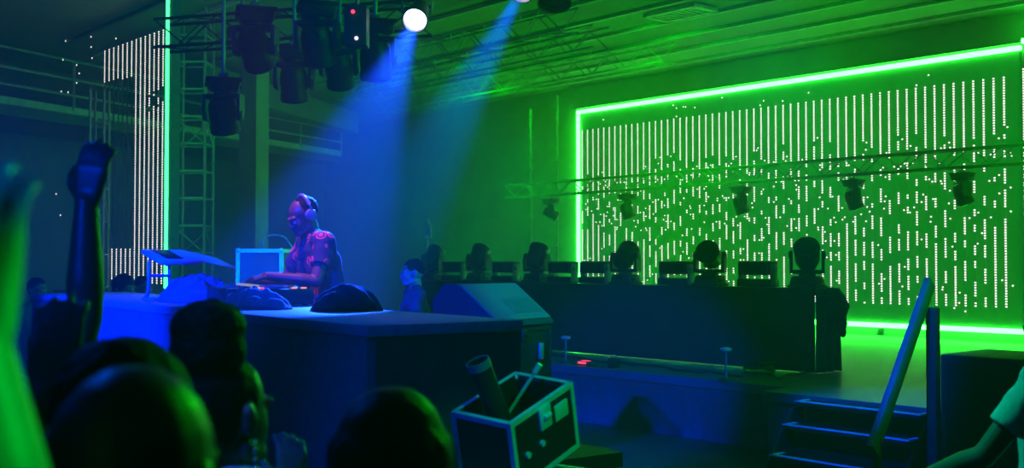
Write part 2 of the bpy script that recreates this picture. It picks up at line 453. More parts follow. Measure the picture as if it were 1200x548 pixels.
truss('truss_tower', 'ladder-like truss tower standing just right of the neon edge', 'truss', pt, pt + UP * (ZC - .08), .48, .42, DKTR, ladder=True)
pt = at(104, 300, 17.2); pt = cf(pt.dot(RT), 17.6, 0)
truss('truss_tower', 'thin truss tower seen through the dark part of LED curtain', 'truss', pt, pt + UP * (on_z(1, 1, 1).z * 0 + at(104, 106, 17.6).z), .22, .5, DKTR, ladder=True)
# screen-front truss with its lights
YT = 15.0
ta0 = on_y(597, 224, YT); ta1 = on_y(1200, 181, YT); zz_ = (ta0.z + ta1.z) / 2
truss('lighting_truss', 'slim horizontal truss hanging across the front of the wide LED screen', 'truss', (ta0.x, YT, zz_), (XR - .3, YT, zz_), .25, .33, TRM, r=.018)
# upstage poles
for px, yt, yb, Z in ((622, 128, 300, 23.4), (653, 112, 300, 24.2)):
    p = at(px, yb, Z); q = at(px, yt, Z); mb = MB()
    t = thing('pole', 'thin vertical pole at left of the screen, ' + ('the further left of two' if px < 640 else 'right beside the neon frame'), 'pole', (p.x, p.y, SF))
    part('tube', MB().cyl((0, 0, 0), (0, 0, q.z - SF), .028, n=8), TRM, t)
    part('base', MB().cyl((0, 0, 0), (0, 0, .03), .25, n=16), BLACK, t)
    mb = MB()
    for k in range(5):
        z_ = 1.0 + k * .62
        mb.cyl((-.05, -.02, z_), (.09, -.02, z_), .02, n=6)
    part('clamp', mb, TRM, t)
# ceiling trusses over the left half
def xline(px, py, zc):
    p = on_z(px, py, zc); return p
for px, py, zc, xa, xb, lab in ((600, 38, ZC - .55, -16, -2.5, 'dark ceiling truss above the lit spotlight, nearest of three'),
                            (600, 66, ZC - .45, -20, 0.5, 'dark ceiling truss behind the second blue beam, middle of three'),
                            (640, 88, ZC - .3, -22, 4, 'dark ceiling truss close to the back wall, furthest of three')):
    p = xline(px, py, zc)
    truss('ceiling_truss', lab, 'truss', (xa + p.x * 0, p.y, zc), (p.x + xb * .3 + 2, p.y, zc), .36, .42, DKTR, r=.02)

# ------------------------------------------------------------------ moving heads
def moving_head_parts(t, tilt, lit=None, pan=0.0, BLACK=BLACK, PLASTIC=PLASTIC):
    P = Matrix.Rotation(pan, 4, 'Z')
    part('base', MB().box((0, 0, .02), (.37, .30, .035), bev=.01).box((0, 0, .085), (.35, .28, .11), bev=.025, taper=.86).box((.165, 0, .07), (.05, .12, .04), bev=.01).box((-.165, 0, .07), (.05, .12, .04), bev=.01), BLACK, t)
    y = MB().cyl((0, 0, .14), (0, 0, .165), .1, n=20)
    y.box((0, 0, .19), (.34, .16, .05), P, bev=.015)
    for s in (-1, 1):
        prof = [(s * .165, -.075, .17), (s * .165, .075, .17), (s * .165, .085, .34), (s * .165, .05, .44), (s * .165, -.05, .44), (s * .165, -.085, .34)]
        y.prism(prof, (s * .035, 0, 0), P)
        y.cyl((s * .2, 0, .385), (s * .212, 0, .385), .045, n=14, M=P)
    part('yoke', y, BLACK, t)
    T = P @ Matrix.Translation((0, 0, .385)) @ Matrix.Rotation(tilt, 4, 'X')
    hd = MB().lathe([(.06, -.2), (.105, -.185), (.135, -.12), (.148, -.02), (.142, .08), (.152, .11), (.155, .17), (.14, .185), (.128, .185)], (0, 0, 0), (0, 0, 1), 24, T)
    for k in range(5): hd.lathe([(.1, -.17 + k * .022), (.147 - (4 - k) * .006, -.165 + k * .022), (.1, -.16 + k * .022)], (0, 0, 0), (0, 0, 1), 24, T)
    h_ = part('head', hd, PLASTIC, t)
    part('lens', MB().lathe([(.126, .178), (.1, .196), (.05, .206), (.005, .209)], (0, 0, 0), (0, 0, 1), 24, T), lit or GLOSSY, h_)
    part('display', MB().box((0, -.142, .085), (.1, .012, .05), bev=.004), GLOSSY, t)
    return T
YR = 11.05; RISE = (on_y(965, 338, YR).z)
heads = [(507, -.7, .1), (561, -.6, .15), (629, -.55, .1), (733, -1.0, .2), (832, 1.25, .35), (946, 1.0, .45)]
order = ['leftmost of the row on the black riser, under the arrow-tipped pole', 'second from left on the black riser, head leaning right', 'third from left on the black riser, just left of the screen',
         'in front of the screen left part, fourth from left on the riser', 'in front of the screen middle, second from right on the riser', 'nearest and largest on the black riser, at its right end']
for (px, tilt, pan), lab in zip(heads, order):
    p = on_y(px, 330, YR + .2)
    t = thing('moving_head_light', 'black moving head, ' + lab, 'stage light', (p.x, YR + .2, RISE), .12, 'moving heads on the riser')
    moving_head_parts(t, tilt, pan=pan)
# strobes between them
proto = None
bl = [(533, 'leftmost strobe, between the first two moving heads'), (593, 'strobe between the second and third moving heads'), (660, 'strobe just right of the third moving head'),
      (698, 'strobe just left of the fourth moving head'), (793, 'strobe between the two moving heads before the screen middle'), (888, 'strobe nearest the camera, left of the right-end moving head')]
for px, lab in bl:
    p = on_y(px, 330, YR + .2); M = TR((p.x, YR + .2, RISE))
    lab = 'boxy black ' + lab + ' on the riser'
    if proto is None:
        proto = thing('strobe_light', lab, 'stage light', group='strobes on the riser', M=M)
        b = part('housing', MB().box((0, 0, .23), (.46, .2, .17), bev=.015), BLACK, proto)
        part('lamp_window', MB().box((0, -.1, .23), (.41, .012, .12), bev=.004), GLOSSY, b)
        mb = MB()
        for k in range(7): mb.box((-.18 + k * .06, .102, .215), (.02, .02, .14))
        part('heat_sink', mb, BLACK, b)
        for s in (-1, 1): part('bracket', MB().box((s * .238, 0, .15), (.012, .14, .27), bev=.003).cyl((s * .232, 0, .215), (s * .262, 0, .215), .028, n=12), STEEL, proto)
        part('base', MB().box((0, 0, .05), (.48, .22, .09), bev=.012), BLACK, proto)
    else: dup(proto, M, lab)
# hanging fixtures under the screen truss
def hanging(px, py, Z, label, tilt=.5, rz=0, lit=None, s=1.0, top=None, name='hanging_moving_head', group=None, pan=0):
    p = at(px, py, Z)
    M = Matrix.Translation(p) @ Matrix.Rotation(rz, 4, 'Z') @ Matrix.Rotation(pi, 4, 'X') @ Matrix.Scale(s, 4)
    t = thing(name, label, 'stage light', M=M, group=group)
    T = moving_head_parts(t, tilt, lit, pan=pan, BLACK=RIGBLK, PLASTIC=RIGBLK)
    zt_ = (top - p.z) / s if top else .2
    part('hook_clamp', MB().cyl((0, 0, 0), (0, 0, -max(.06, zt_)), .02, n=8).box((0, 0, -.03), (.1, .08, .05), bev=.01), STEEL, t)
    return M @ T
zlow = zz_ - .2
for px, lab in ((645, 'moving head hanging under the slim truss, left of the screen edge'), (735, 'moving head hanging under the slim truss before the screen left part'),
                (868, 'moving head hanging under the slim truss before the screen middle'), (1000, 'moving head hanging under the slim truss, second from right'), (1128, 'moving head hanging under the slim truss, furthest right')):
    q = on_y(px, 230, YT); d = (Vector((q.x, YT, 0)) - Vector((0, 0, 0))); Z = Vector((q.x, YT, 0)).dot(FW)
    p = Vector((q.x, YT, zlow))
    M = Matrix.Translation(p) @ Matrix.Rotation(pi, 4, 'X') @ Matrix.Scale(.8, 4)
    t = thing('hanging_moving_head', 'black ' + lab, 'stage light', M=M, group='lights under the slim truss')
    moving_head_parts(t, 1.1 if px < 700 else .35, pan=.7)
    part('hook_clamp', MB().cyl((0, 0, .01), (0, 0, -.06), .02, n=8).box((0, 0, -.02), (.1, .08, .05), bev=.01), STEEL, t)

# ------------------------------------------------------------------ riser
rxl, rxr = on_y(478, 330, YR).x, on_y(957, 338, YR).x
rs = thing('riser', 'long black draped riser carrying the row of stage lights', 'riser', ((rxl + rxr) / 2, YR, SF))
part('platform', MB().box(((rxl + rxr) / 2, YR + .23, RISE - .04), (rxr - rxl, .5, .08), bev=.01), BLACK, rs, world=True)
part('drape', MB().drape((rxl, YR - .05, 0), (rxr, YR - .05, 0), SF + .01, RISE, .008, .5, seed=2), DRAPE, rs, world=True, label='black front drape')
part('drape', MB().drape((rxr + .03, YR - .05, 0), (rxr + .03, YR + .42, 0), SF + .01, RISE, .04, .16, seed=8), CLOTH, rs, world=True)  # end drape coloured paler than the front, imitating light falling on it
for k in range(6):
    xx = rxl + .3 + (rxr - rxl - .6) * k / 5
    part('leg', MB().cyl((xx, YR + .3, SF), (xx, YR + .3, RISE - .08), .03, n=10), STEEL, rs, world=True)
# jacket hung on the riser's end
p = Vector((rxr + .14, YR + .1, RISE - .42))
jk = MB().ell(p + Vector((.03, 0, .3)), (.1, .17, .1)).ell(p + Vector((.08, -.02, .2)), (.09, .2, .12)).ell(p + Vector((.05, .12, .05)), (.05, .08, .2)).ell(p + Vector((.04, -.1, .1)), (.05, .07, .16)).cap(p + Vector((-.05, 0, .38)), p + Vector((.06, 0, .36)), .06, .07)
me = remesh(jk, .012, 2, .02, 14)
o = bpy.data.objects.new('jacket', me); COL.objects.link(o); me.materials.append(BLKCLOTH); o['label'] = 'black jacket bunched over the right end of the riser'; o['category'] = 'jacket'
# arrow-tipped pole
p = on_y(501, 330, YR + .42)
t = thing('flag_pole', 'thin pole with small arrow-shaped flag behind the leftmost moving head', 'pole', (p.x, YR + .42, RISE))
zt_ = on_y(501, 256, YR + .42).z - RISE
part('pole', MB().cyl((0, 0, 0), (0, 0, zt_ - .28), .018, n=8), WHITE, t)
part('flag', MB().prism([(-.1, 0, zt_ - .34), (0, 0, zt_ - .28), (.1, 0, zt_ - .34), (.08, 0, zt_ - .14), (0, 0, zt_), (-.08, 0, zt_ - .14)], (0, .02, 0)), WHITE, t)
part('foot', MB().cyl((0, 0, 0), (0, 0, .02), .06, n=14), BLACK, t)

# ------------------------------------------------------------------ stage-edge small items
for px, py0, py1, Z, lab in ((663, 425, 396, 0, 'small light stand with pale top on the stage edge, left one'), (851, 446, 410, 0, 'small light stand with pale top on the stage edge near the steps')):
    p = on_z(px, py0, SF); hgt = at(px, py1, p.dot(FW)).z - SF
    t = thing('mic_stand', lab, 'stand', (p.x, p.y, SF))
    part('base', MB().cyl((0, 0, 0), (0, 0, .03), .09, .07, 18), BLACK, t)
    part('stem', MB().cyl((0, 0, .03), (0, 0, hgt), .012, n=8), STEEL, t)
    part('top', MB().lathe([(.02, -.02), (.06, -.005), (.065, .02), (.03, .03)], (0, 0, hgt), (0, 0, 1), 16), mat('pale_top', (.6, .62, .6), .5), t)
p = on_z(688, 428, SF); t = thing('floor_light', 'small device with glowing red face lying on the stage edge', 'device', (p.x, p.y, SF))
part('body', MB().box((0, 0, .03), (.26, .12, .05), bev=.015), RED, t); part('indicator', MB().box((-.03, -.06, .035), (.14, .01, .025), bev=.004).box((-.02, 0, .057), (.12, .06, .006)), LED_RED, t)
p = on_z(719, 431, SF); t = thing('floor_box', 'small dark floor box on the stage edge right of the red device', 'device', (p.x, p.y, SF))
part('body', MB().box((0, 0, .06), (.12, .1, .12), bev=.012), PLASTIC, t); part('handle', MB().tube([(-.04, 0, .12), (-.04, 0, .16), (.04, 0, .16), (.04, 0, .12)], .008), STEEL, t)
mb = MB(); rnd = random.Random(4)
pts = [on_z(640 + k * 10, 417 + k * 1.08 + rnd.uniform(-1.5, 1.5), SF) + UP * .015 for k in range(24)]
mb.tube(pts, .013); single('cable', mb, BLKCABLE, 'black cable running along the foot of the riser', 'cable', smooth=True)
pts = [on_z(908 + 7 * k, 444 - k * 1.3 + 1.5 * sin(k * 2.1), SF) + UP * .015 for k in range(12)]
single('cable', MB().tube(pts, .014), CABLE, 'cable lying on the green-lit stage floor by the riser end', 'cable', smooth=True)
mb = MB()
for k in range(26):
    a = k * 1.3; pts.append(0)
coil = [Vector((.16 * cos(a * .5) * (1 + .15 * sin(a)), .13 * sin(a * .5), .02 + .004 * a)) for a in range(40)]
p = on_z(890, 442, SF); single('cable_coil', MB().tube(coil, .014), BLKCABLE, 'loose cable coil at the bottom right corner of riser', 'cable', loc=(p.x, p.y, SF), smooth=True)

# ------------------------------------------------------------------ steps and handrail
sxl = on_y(925, 490, 8.85).x; sxr = on_y(1080, 486, 8.95).x
st = thing('stage_steps', 'dark stage steps with pale edged treads down from the stage', 'steps', ((sxl + sxr) / 2, YL - .3, 0))
tz = [SF - .04, SF - .24, SF - .50]
for k, z in enumerate(tz):
    y1 = YL - .01 - .2 * k; y0 = y1 - .2
    tr_ = part('tread', MB().box(((sxl + sxr) / 2, (y0 + y1) / 2, z - .02), (sxr - sxl, .2, .04), bev=.004), RIGBLK, st, world=True)
    e = MB().box(((sxl + sxr) / 2, y0 + .012, z + .004), (sxr - sxl, .04, .012)).box((sxl + .02, (y0 + y1) / 2, z + .004), (.04, .19, .012)).box((sxr - .02, (y0 + y1) / 2, z + .004), (.04, .19, .012))
    part('edge_strip', e, EDGE, tr_, world=True, label='pale edge strip')
    part('riser_board', MB().box(((sxl + sxr) / 2, y1 - .02, (z - .04) / 2), (sxr - sxl - .02, .03, z - .04)), RIGBLK, st, world=True)
for s in (sxl - .02, sxr + .02):
    part('stringer', MB().prism([(s, YL - .02, 0), (s, YL - .02, SF - .1), (s, YL - .2, SF - .1), (s, YL - .64, .05), (s, YL - .64, 0)], (.03 if s > sxl else -.03, 0, 0)), BLACK, st, world=True)
A = on_y(1093, 484, YS - .3); zf = SF - .1
hx = sxr + .09
hr = thing('handrail', 'sloping dark handrail with post beside the stage steps', 'handrail', (hx, YS - .3, 0))
pz = on_y(1093, 358, YS - .1); Zp = pz.dot(FW)
RA = at(1090, 330, 9.55); RB = at(1022, 528, 8.75)
dr = (RB - RA).normalized(); side = dr.cross(UP).normalized(); nn = side.cross(dr)
Mr = Matrix((( *side, ),( *dr, ),( *nn, ))).transposed().to_4x4()
Lr = (RB - RA).length
rail = MB().box((0, Lr / 2, 0), (.06, Lr, .14), Matrix.Translation(RA) @ Mr, bev=.015)
part('rail', rail, mat('rail_paint', (.2, .22, .26), .45), hr, world=True)
PT = at(1093, 360, 9.5); 
part('post', MB().box((PT.x, PT.y, PT.z / 2), (.09, .09, PT.z), bev=.01), BLACK, hr, world=True)
part('post', MB().box((RB.x - dr.x * .12, RB.y - dr.y * .12, (RB.z + .1) / 2), (.06, .06, RB.z + .1), bev=.008), BLACK, hr, world=True)
# black cabinet at right
c0 = on_y(1101, 415, 8.5); c1 = on_y(1196, 420, 8.5); zc_ = (c0.z + c1.z) / 2
sb = thing('speaker_cabinet', 'large black speaker cabinet right of the stage steps', 'speaker', ((c0.x + c1.x) / 2, 8.9, 0))
bw = c1.x - c0.x
part('cabinet', MB().box((0, 0, zc_ / 2), (bw, .8, zc_), bev=.02), BLACK, sb)
part('grille', MB().box((0, -.405, zc_ / 2), (bw - .1, .02, zc_ - .12), bev=.008), mat('grille_mesh', (.03, .03, .03), .6, scale=200, bump=.6), sb)
for s in (-1, 1): part('handle', MB().box((s * (bw / 2 + .002), 0, zc_ * .6), (.012, .2, .1), bev=.005), PLASTIC, sb)

# ------------------------------------------------------------------ DJ table
dj = thing('dj_table', 'long black fronted DJ table with blue-lit top', 'table', M=TM)
part('table_top', MB().box((-TL / 2, TD / 2, TT - .025), (TL, TD, .05), bev=.008), TABLETOP, dj)
part('front_panel', MB().box((-TL / 2, .03, (TT - .05) / 2), (TL - .04, .04, TT - .05)), mat('front_fabric', (.16, .16, .18), .85, scale=14), dj, label='black fabric front')
part('end_panel', MB().box((-.03, TD / 2 + .02, (TT - .05) / 2), (.04, TD - .06, TT - .05)), BLACK, dj)
part('end_panel', MB().box((-TL + .03, TD / 2 + .02, (TT - .05) / 2), (.04, TD - .06, TT - .05)), DRAPE, dj)
for x in (-TL + .2, -TL * .66, -TL * .33, -.2): part('leg', MB().box((x, TD - .08, (TT - .05) / 2), (.06, .06, TT - .05)), STEEL, dj)
def tloc(px, py, z=TT):
    p = on_z(px, py, z); return p
# cloths
def cloth(px, py, rx, ry, h, seed, label, m, rot=0.0, name='cloth_bundle', rough=1.0, yoff=0):
    p = tloc(px, py); l = TM.inverted() @ p
    l.y = min(max(l.y, ry * 1.05), TD - ry * .9)
    p = TM @ l; p.z = TT + .002
    return single(name, MB().heap(rx, ry, h, seed, rough=rough), m, label, 'cloth', loc=p, smooth=True, rz=TRZ + rot)
cloth(234, 353, .5, .24, .11, 3, 'bunched dark cloth over gear below the tilted stand', CLOTH, rough=1.3)
cloth(300, 361, .33, .15, .075, 9, 'bunched dark cloth between the tilted stand and DJ', CLOTH, rough=1.5)
cloth(408, 364, .18, .19, .115, 21, 'tall black cloth heap on the table right of the DJ', BLKCLOTH, rough=.7)
cloth(450, 360, .16, .14, .05, 33, 'low flat black cloth beside the tall heap', BLKCLOTH, rough=1.0)
# players and mixer
def deck_thing(name, label, lx, ly, w_, d_, kind):
    t = thing(name, label, 'DJ equipment', M=TM @ Matrix.Translation((lx, ly, TT)) @ Matrix.Rotation(pi, 4, 'Z'))
    part('body', MB().box((0, 0, .055), (w_, d_, .09), bev=.008), PLASTIC, t)
    for a in (-1, 1):
        for b in (-1, 1): part('foot', MB().cyl((a * (w_ / 2 - .04), b * (d_ / 2 - .04), 0), (a * (w_ / 2 - .04), b * (d_ / 2 - .04), .012), .018, n=12), PLASTIC, t)
    if kind == 'player':
        part('jog_wheel', MB().lathe([(.1, 0), (.103, .012), (.095, .02), (.04, .021), (.01, .021)], (0, -.03, .1), (0, 0, 1), 32), STEEL, t)
        part('screen', MB().box((0, d_ / 2 - .06, .105), (.16, .08, .012), Matrix.Rotation(.12, 4, 'X')), emat('player_screen', (.5, .55, 1), .5, False), t)
        part('pitch_fader', MB().box((w_ / 2 - .035, -.06, .106), (.02, .025, .014), bev=.003), ALU, t)
        for k in range(2): part('button', MB().cyl((-w_ / 2 + .04, -d_ / 2 + .05 + k * .06, .1), (-w_ / 2 + .04, -d_ / 2 + .05 + k * .06, .108), .018, n=14), LED_ORANGE, t)
        for k in range(4): part('pad', MB().box((-.09 + k * .045, d_ / 2 - .125, .103), (.03, .016, .008), bev=.002), LED_WHITE if k % 2 else LED_RED, t)
    else:
        for i in range(4):
            part('fader', MB().box((-.1 + i * .066, -.09 + .01 * (i % 3), .106), (.02, .012, .018), bev=.002), ALU, t)
            for j in range(4): part('knob', MB().cyl((-.1 + i * .066, -.01 + j * .042, .1), (-.1 + i * .066, -.01 + j * .042, .122), .011, .009, 12), STEEL, t)
        part('crossfader', MB().box((0, -d_ / 2 + .035, .107), (.012, .03, .016), bev=.002), ALU, t)
    return t
l = TM.inverted() @ tloc(352, 356); pxl = l.x
deck_thing('dj_player', 'black DJ player with round jog wheel right of DJ', pxl + .1, .53, .33, .42, 'player')
deck_thing('dj_mixer', 'black DJ mixer with knobs under the hands of DJ', pxl - .26, .54, .33, .40, 'mixer')
# tilted stand with laptop
p = tloc(243, 351); l = TM.inverted() @ p
LP = Matrix.Translation((0, 0, 0))
stm = TM @ Matrix.Translation((l.x, .30, TT))
ls = thing('laptop_stand', 'metal stand holding a tilted laptop above the cloths', 'stand', M=stm)
hh = .30; BLUEM = mat('stand_paint', (.5, .5, .55), .4, .3)
for y in (-.07, .07):
    part('upright', MB().tube([(-.12, y * 1.3, .0), (-.11, y, .06), (-.1, y, hh - .04), (-.06, y, hh), (.26, y, hh - .06)], .013), BLUEM, ls, smooth=True)
    part('foot', MB().box((-.02, y * 1.3, .012), (.26, .03, .022), bev=.005), BLUEM, ls)
part('cross_bar', MB().cyl((-.1, -.07, hh * .55), (-.1, .07, hh * .55), .011, n=8), BLUEM, ls)
lpM = stm @ Matrix.Translation((.12, 0, hh - .018)) @ Matrix.Rotation(radians(10.6), 4, 'Y')
lp = thing('laptop', 'thin laptop tilted on the metal stand', 'laptop', M=lpM)
part('base', MB().box((.02, 0, .012), (.40, .28, .032), bev=.01), ALU, lp)
part('keyboard', MB().box((.02, -.03, .029), (.32, .11, .006), bev=.002), PLASTIC, lp)
part('screen_lid', MB().box((.02, .0, 0), (.38, .25, .012), Matrix.Translation((0, .135, .02)) @ Matrix.Rotation(radians(-12), 4, 'X') @ Matrix.Translation((0, .12, 0)), bev=.005), ALU, lp)
# red cable loop behind the DJ
pts = [at(311, 300, 8.9), at(312, 286, 8.9), at(317, 278, 8.9), at(325, 275.5, 8.85), at(335, 277, 8.8), at(345, 280, 8.7), at(352, 300, 8.7), at(352, 330, 8.6)]
# flight cases
def flight_case(name, label, loc, rz, dims, panel=BLACK, edge=ALU, open_top=False, M=None, latch=True, ball=.02):
    t = thing(name, label, 'case', M=M if M else TR(loc, rz)); x, y, z = dims; e = .03 if not open_top else .02
    if open_top:
        b = MB().box((0, 0, .012), (x, y, .024)).box((0, -y / 2 + .008, z / 2), (x, .016, z)).box((0, y / 2 - .008, z / 2), (x, .016, z)).box((-x / 2 + .008, 0, z / 2), (.016, y, z)).box((x / 2 - .008, 0, z / 2), (.016, y, z))
    else: b = MB().box((0, 0, z / 2), (x - .01, y - .01, z - .01))
    part('body', b, panel, t)
    for i in (-1, 1):
        for j in (-1, 1):
            part('edge_rail', MB().box((i * (x / 2 - e / 2 + .004), j * (y / 2 - e / 2 + .004), z / 2), (e, e, z)), edge, t)
            part('edge_rail', MB().box((0, i * (y / 2 - e / 2 + .004), z / 2 + j * (z / 2 - e / 2 + .002)), (x, e, e) if not open_top else (x, e * .9, e)), edge, t)
            part('edge_rail', MB().box((i * (x / 2 - e / 2 + .004), 0, z / 2 + j * (z / 2 - e / 2 + .002)), (e, y, e)), edge, t)
            for k in (0, 1): part('corner_ball', MB().ell((i * (x / 2 - .012), j * (y / 2 - .012), k * z + (.012 if k == 0 else -.012)), ball, None, 12, 8), edge, t)
    if latch:
        la = part('latch', MB().box((0, -y / 2 - .006, z - .055), (.07, .014, .09), bev=.006).cyl((-.02, -y / 2 - .016, z - .05), (.02, -y / 2 - .016, z - .05), .01, n=10), edge, t)
    return t
def tfc(px, py, Z, wpx, name, label, dep=.5):
    a = at(px, py, Z); p = a.copy(); w_ = wpx * Z / FPX
    return p, w_
p = at(311, 292, 8.9); q = p; fc = flight_case('flight_case', 'black flight case with metal edges behind the outstretched hands of DJ', (p.x, p.y, SF), ang(RT) + .02, (.36, .45, p.z - SF), latch=False)
p2 = at(372, 312, 8.9); flight_case('flight_case', 'lower metal-edged flight case behind the back of DJ', (p2.x, p2.y, SF), ang(RT) - .03, (.28, .4, p2.z - SF), latch=False)
single('cable', MB().tube([p + RT * -.02 + UP * .0 + FW * -.05, p + RT * -.015 + UP * .06 - FW * .05, p + RT * .02 + UP * .10 - FW * .05, p + RT * .08 + UP * .115 - FW * .05, p + RT * .16 + UP * .10 - FW * .04, p + RT * .22 + UP * .02 - FW * .03, p + RT * .22 - UP * .12], .008), CABLE, 'reddish cable looping over the flight case behind DJ', 'cable', smooth=True)
# wedge on a case
WB = at(595, 383, 8.0)
wn = (RT * .82 - FW * .57).normalized(); we = Vector((-wn.y, wn.x, 0))
if we.dot(RT) < 0: we = -we
Wz = WB.z; wm = thing('monitor_wedge', 'black wedge monitor speaker with sloping grille behind the table corner', 'speaker', (WB.x, WB.y, Wz))
def wp(o_, z_): return wn * o_ + UP * z_
W0 = we * -.36
prof = [wp(.16, .02), wp(.16, .04), wp(-.19, .31), wp(-.3, .31), wp(-.4, .2), wp(-.4, .02)]
part('cabinet', MB().prism([v + W0 for v in prof], we * .72), BLACK, wm)
sl = (wp(-.19, .31) - wp(.16, .04)); so = sl.cross(we).normalized(); so = so if so.z > 0 else -so
g = [wp(.16, .04) + sl * .05, wp(.16, .04) + sl * .96]
part('grille', MB().prism([g[0] + W0 * .95 + so * .002, g[1] + W0 * .95 + so * .002, g[1] - W0 * .95 + so * .002, g[0] - W0 * .95 + so * .002], so * .012), mat('wedge_grille', (.16, .16, .16), .55, scale=150, bump=.4), wm)
g2 = [wp(.16, .04) + sl * .2, wp(.16, .04) + sl * .55]
part('badge_panel', MB().prism([g2[0] + we * -.05 + so * .014, g2[1] + we * -.05 + so * .014, g2[1] + we * .3 + so * .014, g2[0] + we * .3 + so * .014], so * .004), mat('wedge_panel', (.12, .12, .12), .5), wm)
cz = Wz - SF
cs = flight_case('equipment_case', 'black equipment case carrying the monitor wedge', (WB.x - wn.x * .12, WB.y - wn.y * .12, SF), ang(we), (.7, .52, cz), RIGBLK, edge=RIGBLK)
for k, zz2 in enumerate((.78, .45)): part('latch', MB().box((.2 - k * .1, -.275, cz * zz2), (.05, .02, .12), bev=.006), STEEL, cs)

# ------------------------------------------------------------------ foreground tilted case
ZF = 3.9
CF = at(598, 497, ZF)
s6 = ZF / FPX
def camv(dx, dy, dd):     # image right, image down, away -> world
    d, f = ray(598, 497); back = d.normalized(); r = RT; dn = back.cross(r).normalized()
    if dn.z > 0: dn = -dn
    return (r * dx + dn * dy + back * dd) * s6
e1, e2, e3 = camv(77, -52, 91), camv(-71, -15, 51), camv(10, 80, 37)
l1, l2, l3 = e1.length, e2.length, e3.length
ex = e1.normalized(); ez = (-e3 - ex * (-e3).dot(ex)).normalized(); ey = ez.cross(ex)
if ey.dot(e2) < 0: ey = -ey
B0 = CF - ez * l3 + ex * l1 / 2 + ey * l2 / 2
if ex.cross(ey).dot(ez) < 0: ex = -ex
MC = Matrix((( *ex, ),( *ey, ),( *ez, ))).transposed().to_4x4(); MC.translation = B0
fcase = flight_case('open_flight_case', 'open metal-edged flight case tilted in the foreground with tube inside', None, 0, (l1, l2, l3), RIGBLK, open_top=True, M=MC, ball=.014)
sgn = 1 if ex.dot(e1) > 0 else -1
part('label_plate', MB().box((sgn * l1 * .27, -l2 / 2 - .003, l3 * .72), (.085, .008, .062), bev=.002), LABELM, fcase, label='pale paper label')
for k, (a, b) in enumerate(((-.12, .5), (-.03, .52))): part('bolt', MB().cyl((sgn * a, -l2 / 2 + .004, l3 * b - .02), (sgn * a, -l2 / 2 - .01, l3 * b - .02), .012, n=12), ALU, fcase)
part('foam_lining', MB().box((0, 0, .06), (l1 - .05, l2 - .05, .06), bev=.01), mat('foam', (.08, .08, .09), .95, scale=60, bump=.4), fcase)
# tube
def inside(px, py, frac): return None
ta_, tb_ = at(560, 424, 4.03), at(590, 500, 4.1)
tb_2 = tb_ + (tb_ - ta_).normalized() * .1
rr = .043
ax = (tb_2 - ta_).normalized()
t = thing('confetti_tube', 'wide black tube standing in the open flight case', 'tube', (tb_2.x, tb_2.y, tb_2.z))
part('barrel', MB().lathe([(rr * .86, 0), (rr * .9, -.02), (rr, -(tb_2 - ta_).length + .02), (rr * 1.0, -(tb_2 - ta_).length), (rr * .9, -(tb_2 - ta_).length), (rr * .86, -(tb_2 - ta_).length + .2)], tb_2, ax, 28), PLASTIC, t, world=True)
part('rim', MB().lathe([(rr * .92, 0), (rr * 1.05, .0), (rr * 1.05, .03), (rr * .99, .03)], ta_ - ax * .005, ax, 28, ring=True), STEEL, t, world=True)
ra, rb = at(628, 434, 4.2), at(602, 474, 4.23)
rb = rb + (rb - ra).normalized() * .08
t = thing('rod', 'thin pale rod leaning in the open flight case', 'rod', rb)
part('shaft', MB().cyl(ra, rb, .007, n=10), ALU, t, world=True); part('tip', MB().cyl(ra - (rb - ra).normalized() * .03, ra + (rb - ra).normalized() * .01, .011, n=10), ALU, t, world=True)
# crate below
low = min((MC @ Vector((i * l1 / 2, j * l2 / 2, 0))).z for i in (-1, 1) for j in (-1, 1))
kr = on_z(729, 541, low - .03)
cm = (MC @ Vector((0, 0, 0)))
cxd = ang(Vector((e1.x, e1.y, 0)))
crate = flight_case('road_case', 'low road case with pale edges under the tilted case', (cm.x + .06 * RT.x + .0 * FW.x, cm.y + .06 * RT.y + .0 * FW.y, 0), cxd, (.66, .5, low - .004), edge=mat('pale_edge', (.5, .58, .65), .4, .3))

# ------------------------------------------------------------------ balcony, column, header beam at left
def bal(px): # balcony edge line, height fixed
    zb_ = H + 2.85; y = 117 + .158 * px
    return on_z(px, y, zb_)
b0, b1 = bal(-120), bal(400); bdv = (b1 - b0).normalized(); bn = Vector((-bdv.y, bdv.x, 0))
if bn.dot(LW0 - b0) < 0: bn = -bn
bz = H + 2.85
bm_ = MB(); bm_.prism([b0 - UP * .25, b1 - UP * .25, b1 + bn * 2.2 - UP * .25, b0 + bn * 2.2 - UP * .25], (0, 0, .2))
struct('balcony_floor', bm_, BLACK)
rl = thing('balcony_railing', 'metal balcony railing high on the left wall', 'railing', (b0.x, b0.y, bz))
BR = mat('railing_paint', (.45, .4, .42), .5)
part('fascia', MB().prism([b0 - UP * .08, b1 - UP * .08, b1 - UP * .08 + bn * .06, b0 - UP * .08 + bn * .06], (0, 0, .16)), mat('fascia_paint', (.5, .52, .5), .5), rl, world=True)
for hz in (.3, .6, .95): part('rail', MB().cyl(b0 + UP * hz, b1 + UP * hz, .025, n=8), BR, rl, world=True)
Lb = (b1 - b0).length
for k in range(8): q = b0 + bdv * (Lb * k / 7); part('post', MB().cyl(q, q + UP * .97, .028, n=8), BR, rl, world=True)
cA = at(297, 300, 20.3); COLM = mat('column_paint', (.3, .3, .3), .8, scale=2)
struct('column', MB().box((0, 0, 0), (.38, .38, ZC), Matrix.Translation((cA.x, cA.y, ZC / 2)) @ Matrix.Rotation(ang(bdv), 4, 'Z'), bev=.01), COLM)
ha, hb = at(238, 104, 20.5), at(420, 142, 27.5); hb.z = ha.z
hn = bn
struct('header_beam', MB().prism([ha, hb, hb + hn * .4, ha + hn * .4], (0, 0, .5)), MATS['dark_wall'])
